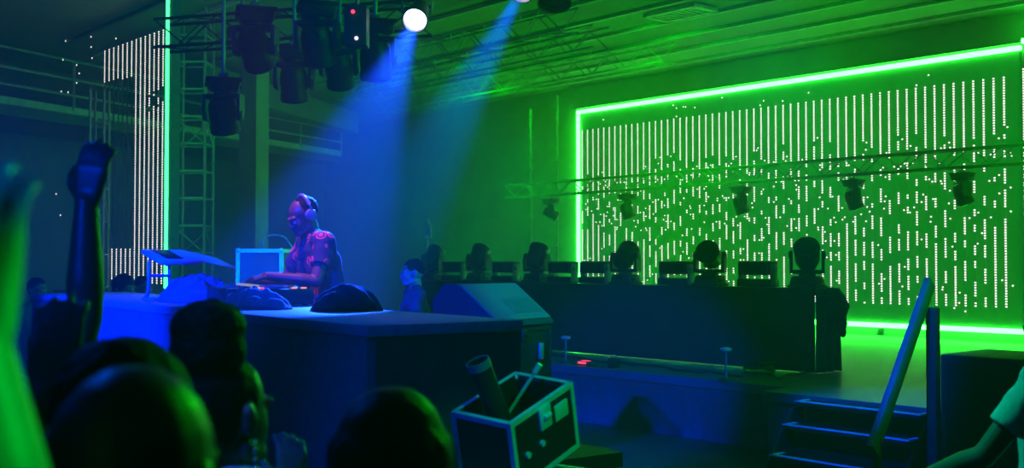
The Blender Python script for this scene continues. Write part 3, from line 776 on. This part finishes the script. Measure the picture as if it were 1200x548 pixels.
mb = MB()
# ceiling vent and hanging lamps
va = on_z(797, 13, ZC - .02)
vt = thing('ceiling_vent', 'slatted pale vent panel in the green ceiling', 'vent', (va.x, va.y, ZC - .05), 0)
part('frame', MB().box((0, -.26, 0), (1.0, .06, .06)).box((0, .26, 0), (1.0, .06, .06)).box((-.5, 0, 0), (.06, .58, .06)).box((.5, 0, 0), (.06, .58, .06)), mat('vent_paint', (.6, .6, .6), .5), vt)
for k in range(8): part('slat', MB().box((-.4 + k * .115, 0, .005), (.03, .5, .05), Matrix.Rotation(0, 4, 'Z')), MATS['vent_paint'], vt)

# ------------------------------------------------------------------ hanging rig upper left
def spot(name, loc, target, col, energy, size, blend=.25, radius=.06):
    l = bpy.data.lights.new(name, 'SPOT'); l.color = col; l.energy = energy; l.spot_size = radians(size); l.spot_blend = blend; l.shadow_soft_size = radius
    o = bpy.data.objects.new(name, l); COL.objects.link(o); o.location = loc
    o.rotation_euler = (Vector(target) - Vector(loc)).to_track_quat('-Z', 'Y').to_euler(); return o
DJB = tl(pxl - .25, 1.08, SF)
def par_can(px, py, Z, target, label, lit, s=1.0):
    p = at(px, py, Z); d = (Vector(target) - p).normalized()
    t = thing('spotlight', label, 'stage light', p)
    hx_ = MB().lathe([(.05, -.34), (.09, -.3), (.1, -.12), (.115, -.02), (.13, .0), (.13, .05), (.118, .05), (.112, .01)], (0, 0, 0), d, 28, Matrix.Scale(s, 4))
    part('housing', hx_, BLACK, t)
    part('lens', MB().lathe([(.111, .012), (.08, .02), (.03, .024), (.004, .025)], (0, 0, 0), d, 28, Matrix.Scale(s, 4)), lit, t)
    x, y, _ = frame(d); x = Vector((x.x, x.y, 0)).normalized()
    part('yoke', MB().tube([x * .135 * s - d * .08, x * .15 * s + UP * .1 * s - d * .1, x * .15 * s + UP * .26 * s - d * .1, -x * .15 * s + UP * .26 * s - d * .1, -x * .15 * s + UP * .1 * s - d * .1, -x * .135 * s - d * .08], .014 * s), STEEL, t, smooth=True)
    part('clamp', MB().cyl(UP * .26 * s - d * .1, UP * (ZC - p.z) - d * .1, .02, n=8), STEEL, t)
    return p, d
tgt = DJB + UP * 1.3
p1, d1 = par_can(487, 22, 10.0, tgt - FW * .5, 'brightly lit spotlight at the top of the main blue beam', LENS_ON, .92)
p2_, d2 = par_can(612, -12, 11.0, at(470, 250, 9.0), 'second spotlight at top centre sending a fainter blue beam', LENS_ON, 1.0)
par_can(650, -2, 10.5, at(640, 300, 9.5), 'unlit round lamp hanging at top edge right of the beams', GLOSSY, 1.25)
rig = [(262, 92, 11.5, .4, 'hanging moving head lowest at left, beside the truss tower'), (345, 55, 11.5, .3, 'hanging moving head left of the lit spotlight, in the middle of the dark rig'), (440, 24, 10.5, .2, 'hanging moving head next to the left side of the lit spotlight'),
       (300, 10, 10.3, .9, 'hanging moving head high in the rig between left two'), (398, 40, 11.6, .5, 'hanging moving head deep in the rig behind the others'), (372, 4, 10.2, .5, 'hanging moving head at top edge with pink lens')]
for px, py, Z, tilt, lab in rig:
    p = at(px, py, Z)
    hanging(px, py, Z, 'black ' + lab, tilt, ang(RT) + .3, LENS_PINK if px == 375 else None, 1.0, ZC, group='moving heads in the dark rig', pan=.4)
p = at(282, 37, 11.6)
t = thing('pink_wash_light', 'slim fixture with pink lit face at upper left of the rig', 'stage light', (p.x, p.y, p.z), ang(RT))
part('housing', MB().box((0, .06, 0), (.3, .12, .12), bev=.02), BLACK, t); part('lens', MB().box((0, -.005, -.02), (.12, .02, .035), Matrix.Rotation(-.25, 4, 'Y'), bev=.008), LENS_PINK, t)
part('hanger', MB().cyl((0, .06, .05), (0, .06, ZC - p.z), .018, n=8), STEEL, t)
p = at(416, 28, 9.5); t = thing('dimmer_box', 'dark control box with red and white indicators hanging in the rig', 'device', p, ang(RT))
part('box', MB().box((0, .12, 0), (.2, .2, .36), bev=.02), BLACK, t); part('hanger', MB().cyl((0, .12, .15), (0, .12, ZC - p.z), .018, n=8), STEEL, t)
for q, (m_, z) in enumerate(((LED_RED, .11), (LED_WHITE, -.12))): part('indicator', MB().ell((-.02 + q * .03, .015, z), .018, None, 10, 6), m_, t)
# rig beams: frame of two trusses carrying them
ra1 = at(250, 62, 11.5); 
truss('rig_truss', 'dark truss carrying the moving heads at upper left', 'truss', at(190, 42, 13.6), cf(at(500, 40, 12.6).dot(RT), 12.6, at(190, 42, 13.6).z), .34, .4, RIGTR, r=.02)

# ------------------------------------------------------------------ PEOPLE
def hand(mb, wrist, d, n, thumb, curl=.5, s=1.0, spread=.06):
    wrist = Vector(wrist); d = Vector(d).normalized(); n = Vector(n); n = (n - d * n.dot(d)).normalized(); lat = d.cross(n) * thumb   # lat points to thumb side
    for k in range(5):
        o = (-.032 + .016 * k) * s
        mb.cap(wrist + lat * o * .6 + d * .012 * s, wrist + lat * o + d * .085 * s, .0145 * s, .0125 * s)
    Ls = [.064, .078, .082, .074]     # little -> index
    for k in range(4):
        o = (-.031 + .0205 * k) * s; base = wrist + lat * o + d * (.083 + (.004 if k in (1, 2) else 0)) * s
        dv = (d + lat * (k - 1.5) * spread).normalized(); q = base; a = 0
        for j, fr in enumerate((.45, .31, .24)):
            a += curl * (.8 + .35 * j) * (1 + .1 * (1.5 - k)); dd = dv * cos(a) - n * sin(a)
            q2 = q + dd * Ls[k] * fr * 1.12 * s; mb.cap(q, q2, (.0098 - .0009 * j) * s, (.0092 - .001 * j) * s); q = q2
    tb0 = wrist + lat * .024 * s + d * .022 * s - n * .006 * s
    t1 = tb0 + (lat * .75 + d * .6 - n * .35).normalized() * .045 * s
    t2 = t1 + (lat * .35 + d * .85 - n * .45 * (1 + curl)).normalized() * .034 * s
    t3 = t2 + (lat * .05 + d * .9 - n * .5 * (1 + curl)).normalized() * .027 * s
    mb.cap(tb0, t1, .016 * s, .0125 * s); mb.cap(t1, t2, .0118 * s, .0105 * s); mb.cap(t2, t3, .0105 * s, .0085 * s)
JD = dict(pelvis=(0, 0, .96), chest=(0, .0, 1.30), neck=(0, -.01, 1.49), head=(0, .02, 1.63), shL=(-.185, 0, 1.43), shR=(.185, 0, 1.43),
          elL=(-.24, -.03, 1.13), elR=(.24, -.03, 1.13), wrL=(-.24, .07, .88), wrR=(.24, .07, .88), hipL=(-.09, 0, .93), hipR=(.09, 0, .93),
          knL=(-.1, .03, .5), knR=(.1, .03, .5), anL=(-.11, -.01, .085), anR=(.11, -.01, .085))
def head_mat(J, yaw, pitch, roll=0.0):
    return Matrix.Translation(Vector(J['head'])) @ Matrix.Rotation(yaw, 4, 'Z') @ Matrix.Rotation(pitch, 4, 'X') @ Matrix.Rotation(roll, 4, 'Y')
def person(label, loc, facing, J=None, yaw=0, pitch=0, roll=0, hL=None, hR=None, vox=.008, skin=SKIN_M, shirt=GREY, shirt_name='t_shirt', hair='short', hairm=HAIR, female=False, s=1.0, eyes=False, extra=None, sleeve=.55, legs=True, group=None):
    j = dict(JD); j.update(J or {}); j = {k: Vector(v) for k, v in j.items()}
    M = Matrix.Translation(Vector(loc)) @ Matrix.Rotation(ang(Vector(facing)) - pi / 2, 4, 'Z') @ Matrix.Scale(s, 4)
    t = thing('person', label, 'person', M=M, group=group)
    HM = head_mat(j, yaw, pitch, roll); b = MB(); P, C, Nk = j['pelvis'], j['chest'], j['neck']
    fw = .9 if female else 1.0
    lat = Vector((1, 0, 0))
    def torso(m_, g):
        for q in (-1, 1):
            m_.cap(P + lat * q * .07, C + lat * q * .085 * fw - UP * .02, .105 + g, (.108 + g) * fw); m_.cap(C + lat * q * .085 * fw, Nk + lat * q * .07 - UP * .1, (.108 + g) * fw, .075 + g)
            m_.cap(P + lat * q * .075 - UP * .03, P + lat * q * .07 + UP * .06, .115 + g, .11 + g)
            sh = j['shL'] if q < 0 else j['shR']
            m_.cap(sh, Nk + lat * q * .035 - UP * .02, .062 + g, .05 + g); m_.cap(sh - UP * .02, C + lat * q * .06, .062 + g, .09 + g)
        if female:
            for q in (-1, 1): m_.ell(C + Vector((q * .07, .085, .02)), (.065 + g, .06 + g, .065 + g))
    torso(b, 0)
    b.cap(Nk - UP * .05, HM @ Vector((0, -.02, -.07)), .062 * fw, .055 * fw)
    # head
    b.ell((0, -.012, .025), (.077, .098, .095), HM); b.ell((0, .03, -.03), (.064, .07, .088), HM); b.ell((0, .052, -.083), (.042, .042, .034), HM)
    for q in (-1, 1):
        b.cap((q * .05, .0, -.07), (q * .02, .075, -.092), .024, .02, HM); b.cap((q * .042, .083, .016), (q * .012, .094, .014), .011, .012, HM)
        b.ell((q * .036, .056, -.035), (.022, .024, .022), HM); b.ell((q * .08, -.012, -.012), (.012, .022, .034), HM); b.ell((q * .086, -.02, .004), (.01, .015, .018), HM)
        b.ell((q * .011, .1, -.038), (.010, .012, .009), HM)
    b.cap((0, .094, .01), (0, .107, -.03), .009, .0115, HM); b.cap((-.02, .092, -.062), (.02, .092, -.062), .008, .008, HM); b.cap((-.016, .09, -.073), (.016, .09, -.073), .009, .009, HM)
    for q, S in ((-1, 'L'), (1, 'R')):
        sh, el, wr = j['sh' + S], j['el' + S], j['wr' + S]
        b.cap(sh, el, .052 * fw, .04 * fw); b.ell(sh.lerp(el, .35), .05 * fw)
        f1 = el.lerp(wr, .3); b.cap(el, f1, .04 * fw, .043 * fw); b.cap(f1, wr, .043 * fw, .027 * fw)
        hs = hL if S == 'L' else hR
        if hs is None: hs = ((wr - el).normalized() + Vector((0, .1, 0)), Vector((q, 0, 0)), .45)
        d_, n_, cu = hs; dd = Vector(d_).normalized(); nn_ = Vector(n_); nn_ = (nn_ - dd * nn_.dot(dd)).normalized()
        b_th = 1 if S == 'R' else -1
        hand(b, wr, dd, nn_, -b_th, cu, .98 * fw)
        hp, kn, an = j['hip' + S], j['kn' + S], j['an' + S]
        b.cap(hp, kn, .088, .055); b.cap(kn, kn.lerp(an, .35), .052, .056); b.cap(kn.lerp(an, .35), an, .056, .037)
        b.cap(an + Vector((0, -.04, -.045)), an + Vector((0, .13, -.055)), .036, .028)
    body = part('body', remesh(b, vox, 3), skin, t)
    # shirt
    m_ = MB(); torso(m_, .014)
    for S in 'LR':
        sh, el = j['sh' + S], j['el' + S]; e_ = sh.lerp(el, sleeve); m_.cap(sh, sh.lerp(el, .2), .068 * fw, .066 * fw); m_.cyl(sh.lerp(el, .12), e_, .067 * fw, .068 * fw if sleeve < .7 else .055 * fw, 18)
        if sleeve > .8: m_.cap(el, el.lerp(j['wr' + S], .9), .054 * fw, .04 * fw)
    part(shirt_name, remesh(m_, max(vox, .009), 2, .006, 16), shirt, t)
    # trousers
    m_ = MB()
    for q, S in ((-1, 'L'), (1, 'R')):
        hp, kn, an = j['hip' + S], j['kn' + S], j['an' + S]
        m_.cap(P + lat * q * .07 - UP * .04, P + lat * q * .06 + UP * .03, .127, .12); m_.cap(hp, kn, .1, .07); m_.cap(kn, kn.lerp(an, .2), .07, .07); m_.cyl(kn, an + UP * .0 + (kn - an) * .05, .07, .062, 16)
    part('trousers', remesh(m_, .012, 3, .004, 14), TROUS, t)
    for S in 'LR':
        an = j['an' + S]; m_ = MB().cap(an + Vector((0, -.045, -.04)), an + Vector((0, .14, -.05)), .045, .036).ell(an + Vector((0, .05, -.06)), (.05, .13, .025)).cap(an, an - UP * .04, .048, .046)
        part('shoe', remesh(m_, .01, 2), SHOE, t)
    if eyes:
        for q in (-1, 1): part('eye', MB().ell(HM @ Vector((q * .032, .0815, -.008)), .0115, None, 12, 8), EYE, body, smooth=True)
    # hair
    if hair:
        m_ = MB()
        if hair == 'short': m_.ell((0, -.022, .043), (.083, .1, .088), HM)
        if hair == 'crop': m_.ell((0, -.03, .04), (.081, .094, .086), HM)
        if hair == 'bun': m_.ell((0, -.025, .03), (.083, .1, .096), HM).ell((0, -.05, .13), (.078, .08, .07), HM).ell((0, -.05, .175), (.076, .078, .06), HM).cap((0, -.06, -.03), (0, -.075, -.08), .06, .045, HM)
        if hair == 'long':
            m_.ell((0, -.022, .035), (.098, .112, .1), HM)
            for k in range(9):
                a = pi * (.02 + .96 * k / 8); x_, y_ = cos(a) * .07, -.02 - sin(a) * .085
                m_.cap((x_, y_, .02), (x_ * 1.22, y_ * 1.05, -.2), .045, .042, HM); m_.cap((x_ * 1.22, y_ * 1.05, -.2), (x_ * 1.1, y_ * 1.1, -.36), .042, .028, HM)
        if hair == 'mop': m_.ell((0, -.025, .04), (.097, .112, .1), HM).ell((0, -.06, -.02), (.085, .07, .09), HM)
        part('hair', remesh(m_, .007, 14 if hair == 'long' else 4, {'crop': .002, 'long': .002}.get(hair, .005), 30), hairm, t, smooth=True)
    if extra: extra(t, HM, j)
    return t, M, HM, j
# DJ
dface = -tb + ta * .12
def headphones(t, HM, j):
    band = [HM @ Vector((.092 * cos(a), -.03 - .012 * sin(a), .02 + .112 * sin(a))) for a in [pi * k / 14 for k in range(15)]]
    h_ = part('headphones', MB().tube(band, .011, 10), mat('headphone_plastic', (.25, .25, .28), .35), t, smooth=True, label='headphones over the crown')
    for q in (-1, 1):
        part('ear_cup', MB().lathe([(.02, -.012), (.036, -.01), (.04, .012), (.034, .026), (.01, .03)], HM @ Vector((q * .078, -.018, -.0)), (HM.to_3x3() @ Vector((q, 0, 0))), 20), MATS['headphone_plastic'], h_)
djp, DM, DH, DJJ = person('man in printed short-sleeved shirt and headphones working at the DJ table', DJB, dface, dict(
    chest=(0, .06, 1.29), neck=(0, .10, 1.475), head=(0, .17, 1.60), shL=(-.19, .09, 1.425), shR=(.19, .09, 1.42), elL=(-.27, .17, 1.18), elR=(.3, .2, 1.16),
    wrL=(-.17, .46, 1.215), wrR=(.1, .47, 1.17), hipL=(-.09, -.02, .93), hipR=(.09, -.02, .93)), yaw=.1, pitch=-.42,
    hL=(Vector((.1, .9, -.25)), Vector((-.3, .3, 1)), .4), hR=(Vector((-.2, .9, -.3)), Vector((.2, .3, 1)), .45), vox=.0055, skin=SKIN_D, shirt=SHIRT, hair='crop', eyes=True, extra=headphones, sleeve=.6, s=.98)
# seated man behind the table
sp = at(486, 340, 9.9); sp.z = SF
sitJ = {k: Vector(v) - Vector((0, 0, .45)) for k, v in JD.items()}
sitJ.update(knL=Vector((-.13, .42, .52)), knR=Vector((.13, .42, .52)), anL=Vector((-.13, .4, .085)), anR=Vector((.13, .4, .085)), wrL=Vector((-.14, .32, .62)), wrR=Vector((.14, .32, .62)), elL=Vector((-.27, .05, .7)), elR=Vector((.27, .05, .7)))
person('person with dark hair sitting low behind the table, lit blue', sp, -RT * .95 - FW * .25, sitJ, pitch=-.05, skin=SKIN_L, shirt=NAVY, hair='short', vox=.008, eyes=True)
bx = flight_case('flight_case', 'black flight case used as a seat behind the table', (sp.x + RT.x * .06, sp.y + RT.y * .06, SF), ang(RT), (.36, .5, .32), edge=BLACK, latch=False)
# crowd beyond the left end of the table
for px, Z, top, lab, hr_ in ((145, 10.6, 322, 'person with dark round hair beyond the table, left of the pair under the LED curtain', 'mop'), (167, 11.8, 323, 'person with dark hair beyond the table, right of the pair under the LED curtain', 'short'),
                        (92, 9.8, 331, 'person with a cyan lit crown beyond the table left end', None), (43, 10.8, 325, 'person furthest left in the dim crowd beyond the table', 'short')):
    p = at(px, top, Z); hh_ = p.z; p.z = 0
    person(lab, p, -tb * .2 - ta + RT * 1.0, s=hh_ / 1.755, skin=SKIN_L if hr_ is None else SKIN_M, shirt=GREY, hair=hr_, vox=.012, group='crowd beyond the table')
# foreground crowd
def stand(px, top, Z, facing, label, hair_h=.0, **k):
    p = at(px, top, Z); s = (p.z - 0) / (1.755 + hair_h); p.z = 0
    return person(label, p, facing, s=s, **k)
stand(150, 421, 1.12, FW * .9 + RT * .1, 'person with bald head, seen from behind at lower left', skin=SKIN_D, shirt=NAVY, hair=None, vox=.006, pitch=.0)
stand(143, 388, 1.6, FW - RT * .3, 'person with dark hair behind the bald head', hair_h=.02, skin=SKIN_M, shirt=GREY, hair='mop', vox=.008,
      J=dict(elL=(-.28, .14, 1.39), wrL=(-.12, .26, 1.66)), hL=(Vector((.1, .1, 1)), Vector((0, -1, .1)), .25))
def earrings(t, HM, j):
    for q in (-1, 1):
        mb = MB()
        for k in range(4): mb.ell(HM @ Vector((q * .088, -.005, -.055 - k * .017)), .0065, None, 8, 6)
        part('earring', mb, GOLD, t, smooth=True)
stand(258, 352, 2.3, FW * .9 + RT * .4, 'woman with hair piled high and dangling earring in pale top', hair_h=.105, skin=SKIN_M, shirt=PALE, shirt_name='top', hair='bun', vox=.006, female=True, extra=earrings,
      J=dict(elR=(.2, .2, 1.19), wrR=(-.03, .3, 1.42)), hR=(Vector((-.15, .15, 1)), Vector((.6, -.5, .3)), .5), yaw=-.12)
stand(458, 444, 1.95, FW + RT * .05, 'woman with long hair seen from behind at the bottom centre', hair_h=.02, skin=SKIN_L, shirt=NAVY, hair='long', hairm=HAIR_B, vox=.008, female=True)
# raised arm at the left edge
pa = cf(-.588, .84, 0)
person('person at left edge with bare arm raised close to the camera', pa, FW, dict(elR=(.215, .06, 1.64), wrR=(.175, .02, 1.91), shR=(.185, 0, 1.46)), s=.988, skin=SKIN_L, shirt=GREY, hair='short', vox=.006,
       hR=(Vector((-.05, 0, 1)), Vector((0, -1, .1)), .4))
# second raised arm, in the blue dimness
pb = cf(-1.27, 2.6, 0)
person('person with arm raised high in the blue haze at left', pb, FW + RT * .1, dict(elR=(.25, .05, 1.77), wrR=(.235, .08, 2.03), shR=(.19, 0, 1.50)), s=1.03, skin=SKIN_D, shirt=NAVY, hair='short', vox=.008,
       hR=(Vector((.1, .1, 1)), Vector((0, -1, 0)), .3))
# man in white T-shirt at right
pw = at(1245, 430, 4.2); pw.z = 0
person('person in white T-shirt at right edge reaching an arm to the left', pw, -RT * .7 + FW * .7, dict(shL=(-.2, 0, 1.43), shR=(.2, 0, 1.43), elL=(-.3, .16, 1.17), wrL=(-.24, .40, 1.06)), s=1.06, skin=SKIN_M, shirt=WHITE, hair='short', vox=.006,
       hL=(Vector((.05, 1, -.15)), Vector((-.3, 0, 1)), .3), sleeve=.62)

# ------------------------------------------------------------------ LIGHTS
DEEP = (.0, .012, 1.0); GRN = (.0, 1.0, .0); HAZEB = (0, .045, 1)
spot('beam_spot', p1 + d1 * .08, tgt - FW * .5, (.008, .055, 1.0), 17000, 16, .5, .05)
spot('beam_spot', p2_ + d2 * .08, at(470, 250, 9.0), (.0, .09, 1.0), 9000, 17, .7, .05)
spot('dj_key', cf(-2.3, 6.3, 5.7), DJB + UP * 1.25, (.62, .17, 1.0), 1150, 17, .6, .1)
spot('table_top_blue', cf(-.7, 6.3, 5.8), tl(-1.1, .4, TT), (0, .12, 1), 420, 34, .7, .1)  # lamp added to brighten the right part of the table top
spot('top_blue', cf(-.7, 1.2, 4.5), cf(-.58, 2.3, 1.5), (.05, .3, 1), 90, 12, .8, .05)  # added lamp, lights the woman's pale top blue
spot('table_wash', cf(-6.5, 2.2, 5.4), tl(-3.9, 0, 1.35), DEEP, 30000, 24, .6, .2)
spot('skirt_wash', cf(-3.5, -2.0, 5.0), on_y(715, 455, YS), DEEP, 15000, 13, .6, .1)
spot('steps_wash', cf(.2, 5.5, 5.9), on_y(1035, 480, YS - .5), (0, .05, 1), 3200, 17, .7, .1)
spot('crowd_wash', cf(-4.5, 7.5, 5.6), cf(-.6, 1.5, 1.7), (.0, .1, 1.0), 300, 60, .8, .2)
spot('crowd_blue', cf(-3.0, -1.0, 4.6), cf(-1.0, 2.6, 2.1), (.0, .04, 1.0), 800, 22, .8, .1)  # narrow lamp added to turn the second raised arm blue
spot('blue_haze_fill', cf(-6.0, 3.0, 5.7), cf(-6.0, 18.0, 2.0), HAZEB, 450, 100, .9, .3)  # out-of-view lamp added to tint the left haze blue
spot('arm_green', cf(2.5, .3, 2.5), cf(-.38, .84, 1.87), (0, 1, .06), 330, 5, .8, .03)  # narrow beam added from out of view, greening the near arm
spot('arm_blue', cf(2.5, .3, 2.9), cf(-.40, .84, 2.09), (0, .22, 1), 380, 4.2, .8, .03)  # added blue partner beam for the upper part of that arm
spot('green_wash', cf(4.6, 14.0, 5.7), cf(-.3, 1.9, 1.75), GRN, 1600, 12, .6, .2)
spot('shirt_wash', cf(-1.0, 6.0, 5.6), cf(2.2, 4.2, 1.3), (0, 1, .42), 620, 26, .8, .2)
spot('wedge_green', cf(4.2, 2.0, 5.6), cf(.1, 8.2, 1.7), (0, 1, .3), 2000, 7, .6, .1)  # unseen spot added to green the wedge grille
spot('front_green', cf(2.6, .6, 5.2), cf(.2, 4.2, 1.25), (0, 1, .2), 800, 11, .7, .06)  # extra unseen spot, added to light the tilted case edges
spot('green_haze_fill', cf(7.5, 6.0, 5.6), cf(-1.0, 11.0, 2.2), GRN, 1100, 60, .9, .3)  # lamp added beyond the right edge to tint the stage haze green
spot('case_green', cf(4.0, 4.0, 5.6), p2 - UP * .2 - RT * .2, (0, 1, .25), 3500, 9, .6, .1)  # spot added to pick out the case edges behind the DJ
for x, e in ((-17.5, 800), (-12.5, 900), (-4.8, 1100)):
    spot('green_wall_fill', (x, 13.2, 5.6), (x - .6, 17.6, 2.2), GRN, e, 110, .9, .3)  # added fill lamp without fixture, greens the back wall
    spot('green_ceiling_fill', (x, 14.2, 1.2), (x + .8, 13.2, 6), GRN, e * .42, 130, .9, .3)  # added fill lamp without fixture, greens the ceiling from below

# ------------------------------------------------------------------ WORLD HAZE
wd = bpy.data.worlds.new('world'); SC.world = wd; wd.use_nodes = True; nt = wd.node_tree
nt.nodes['Background'].inputs[0].default_value = (0, 0, 0, 1); nt.nodes['Background'].inputs[1].default_value = 0
vs = nt.nodes.new('ShaderNodeVolumeScatter'); vs.inputs['Density'].default_value = .017; vs.inputs['Anisotropy'].default_value = .25
nt.links.new(vs.outputs[0], nt.nodes['World Output'].inputs['Volume'])
# ------------------------------------------------------------------ CAMERA
cd = bpy.data.cameras.new('camera'); cam = bpy.data.objects.new('camera', cd); COL.objects.link(cam); SC.camera = cam
cd.sensor_width = 36; cd.sensor_fit = 'HORIZONTAL'; cd.lens = 36 * FPX / 1200; cd.clip_start = .02; cd.clip_end = 200
cam.location = CAM
dirv = FW * cos(PITCH) + UP * sin(PITCH); cam.rotation_euler = dirv.to_track_quat('-Z', 'Y').to_euler()
cd.dof.use_dof = True; cd.dof.focus_distance = 10; cd.dof.aperture_fstop = 3.5
SC.view_settings.view_transform = 'Standard'; SC.view_settings.look = 'None'; SC.view_settings.gamma = 1; SC.view_settings.exposure = 0; SC.view_settings.use_curve_mapping = False
SC.cycles.use_denoising = True; SC.cycles.max_bounces = 5; SC.cycles.volume_bounces = 0; SC.cycles.diffuse_bounces = 3; SC.cycles.glossy_bounces = 2
SC.cycles.sample_clamp_indirect = 3; SC.cycles.caustics_reflective = False; SC.cycles.caustics_refractive = False
bpy.data.scenes.remove(TMPS)
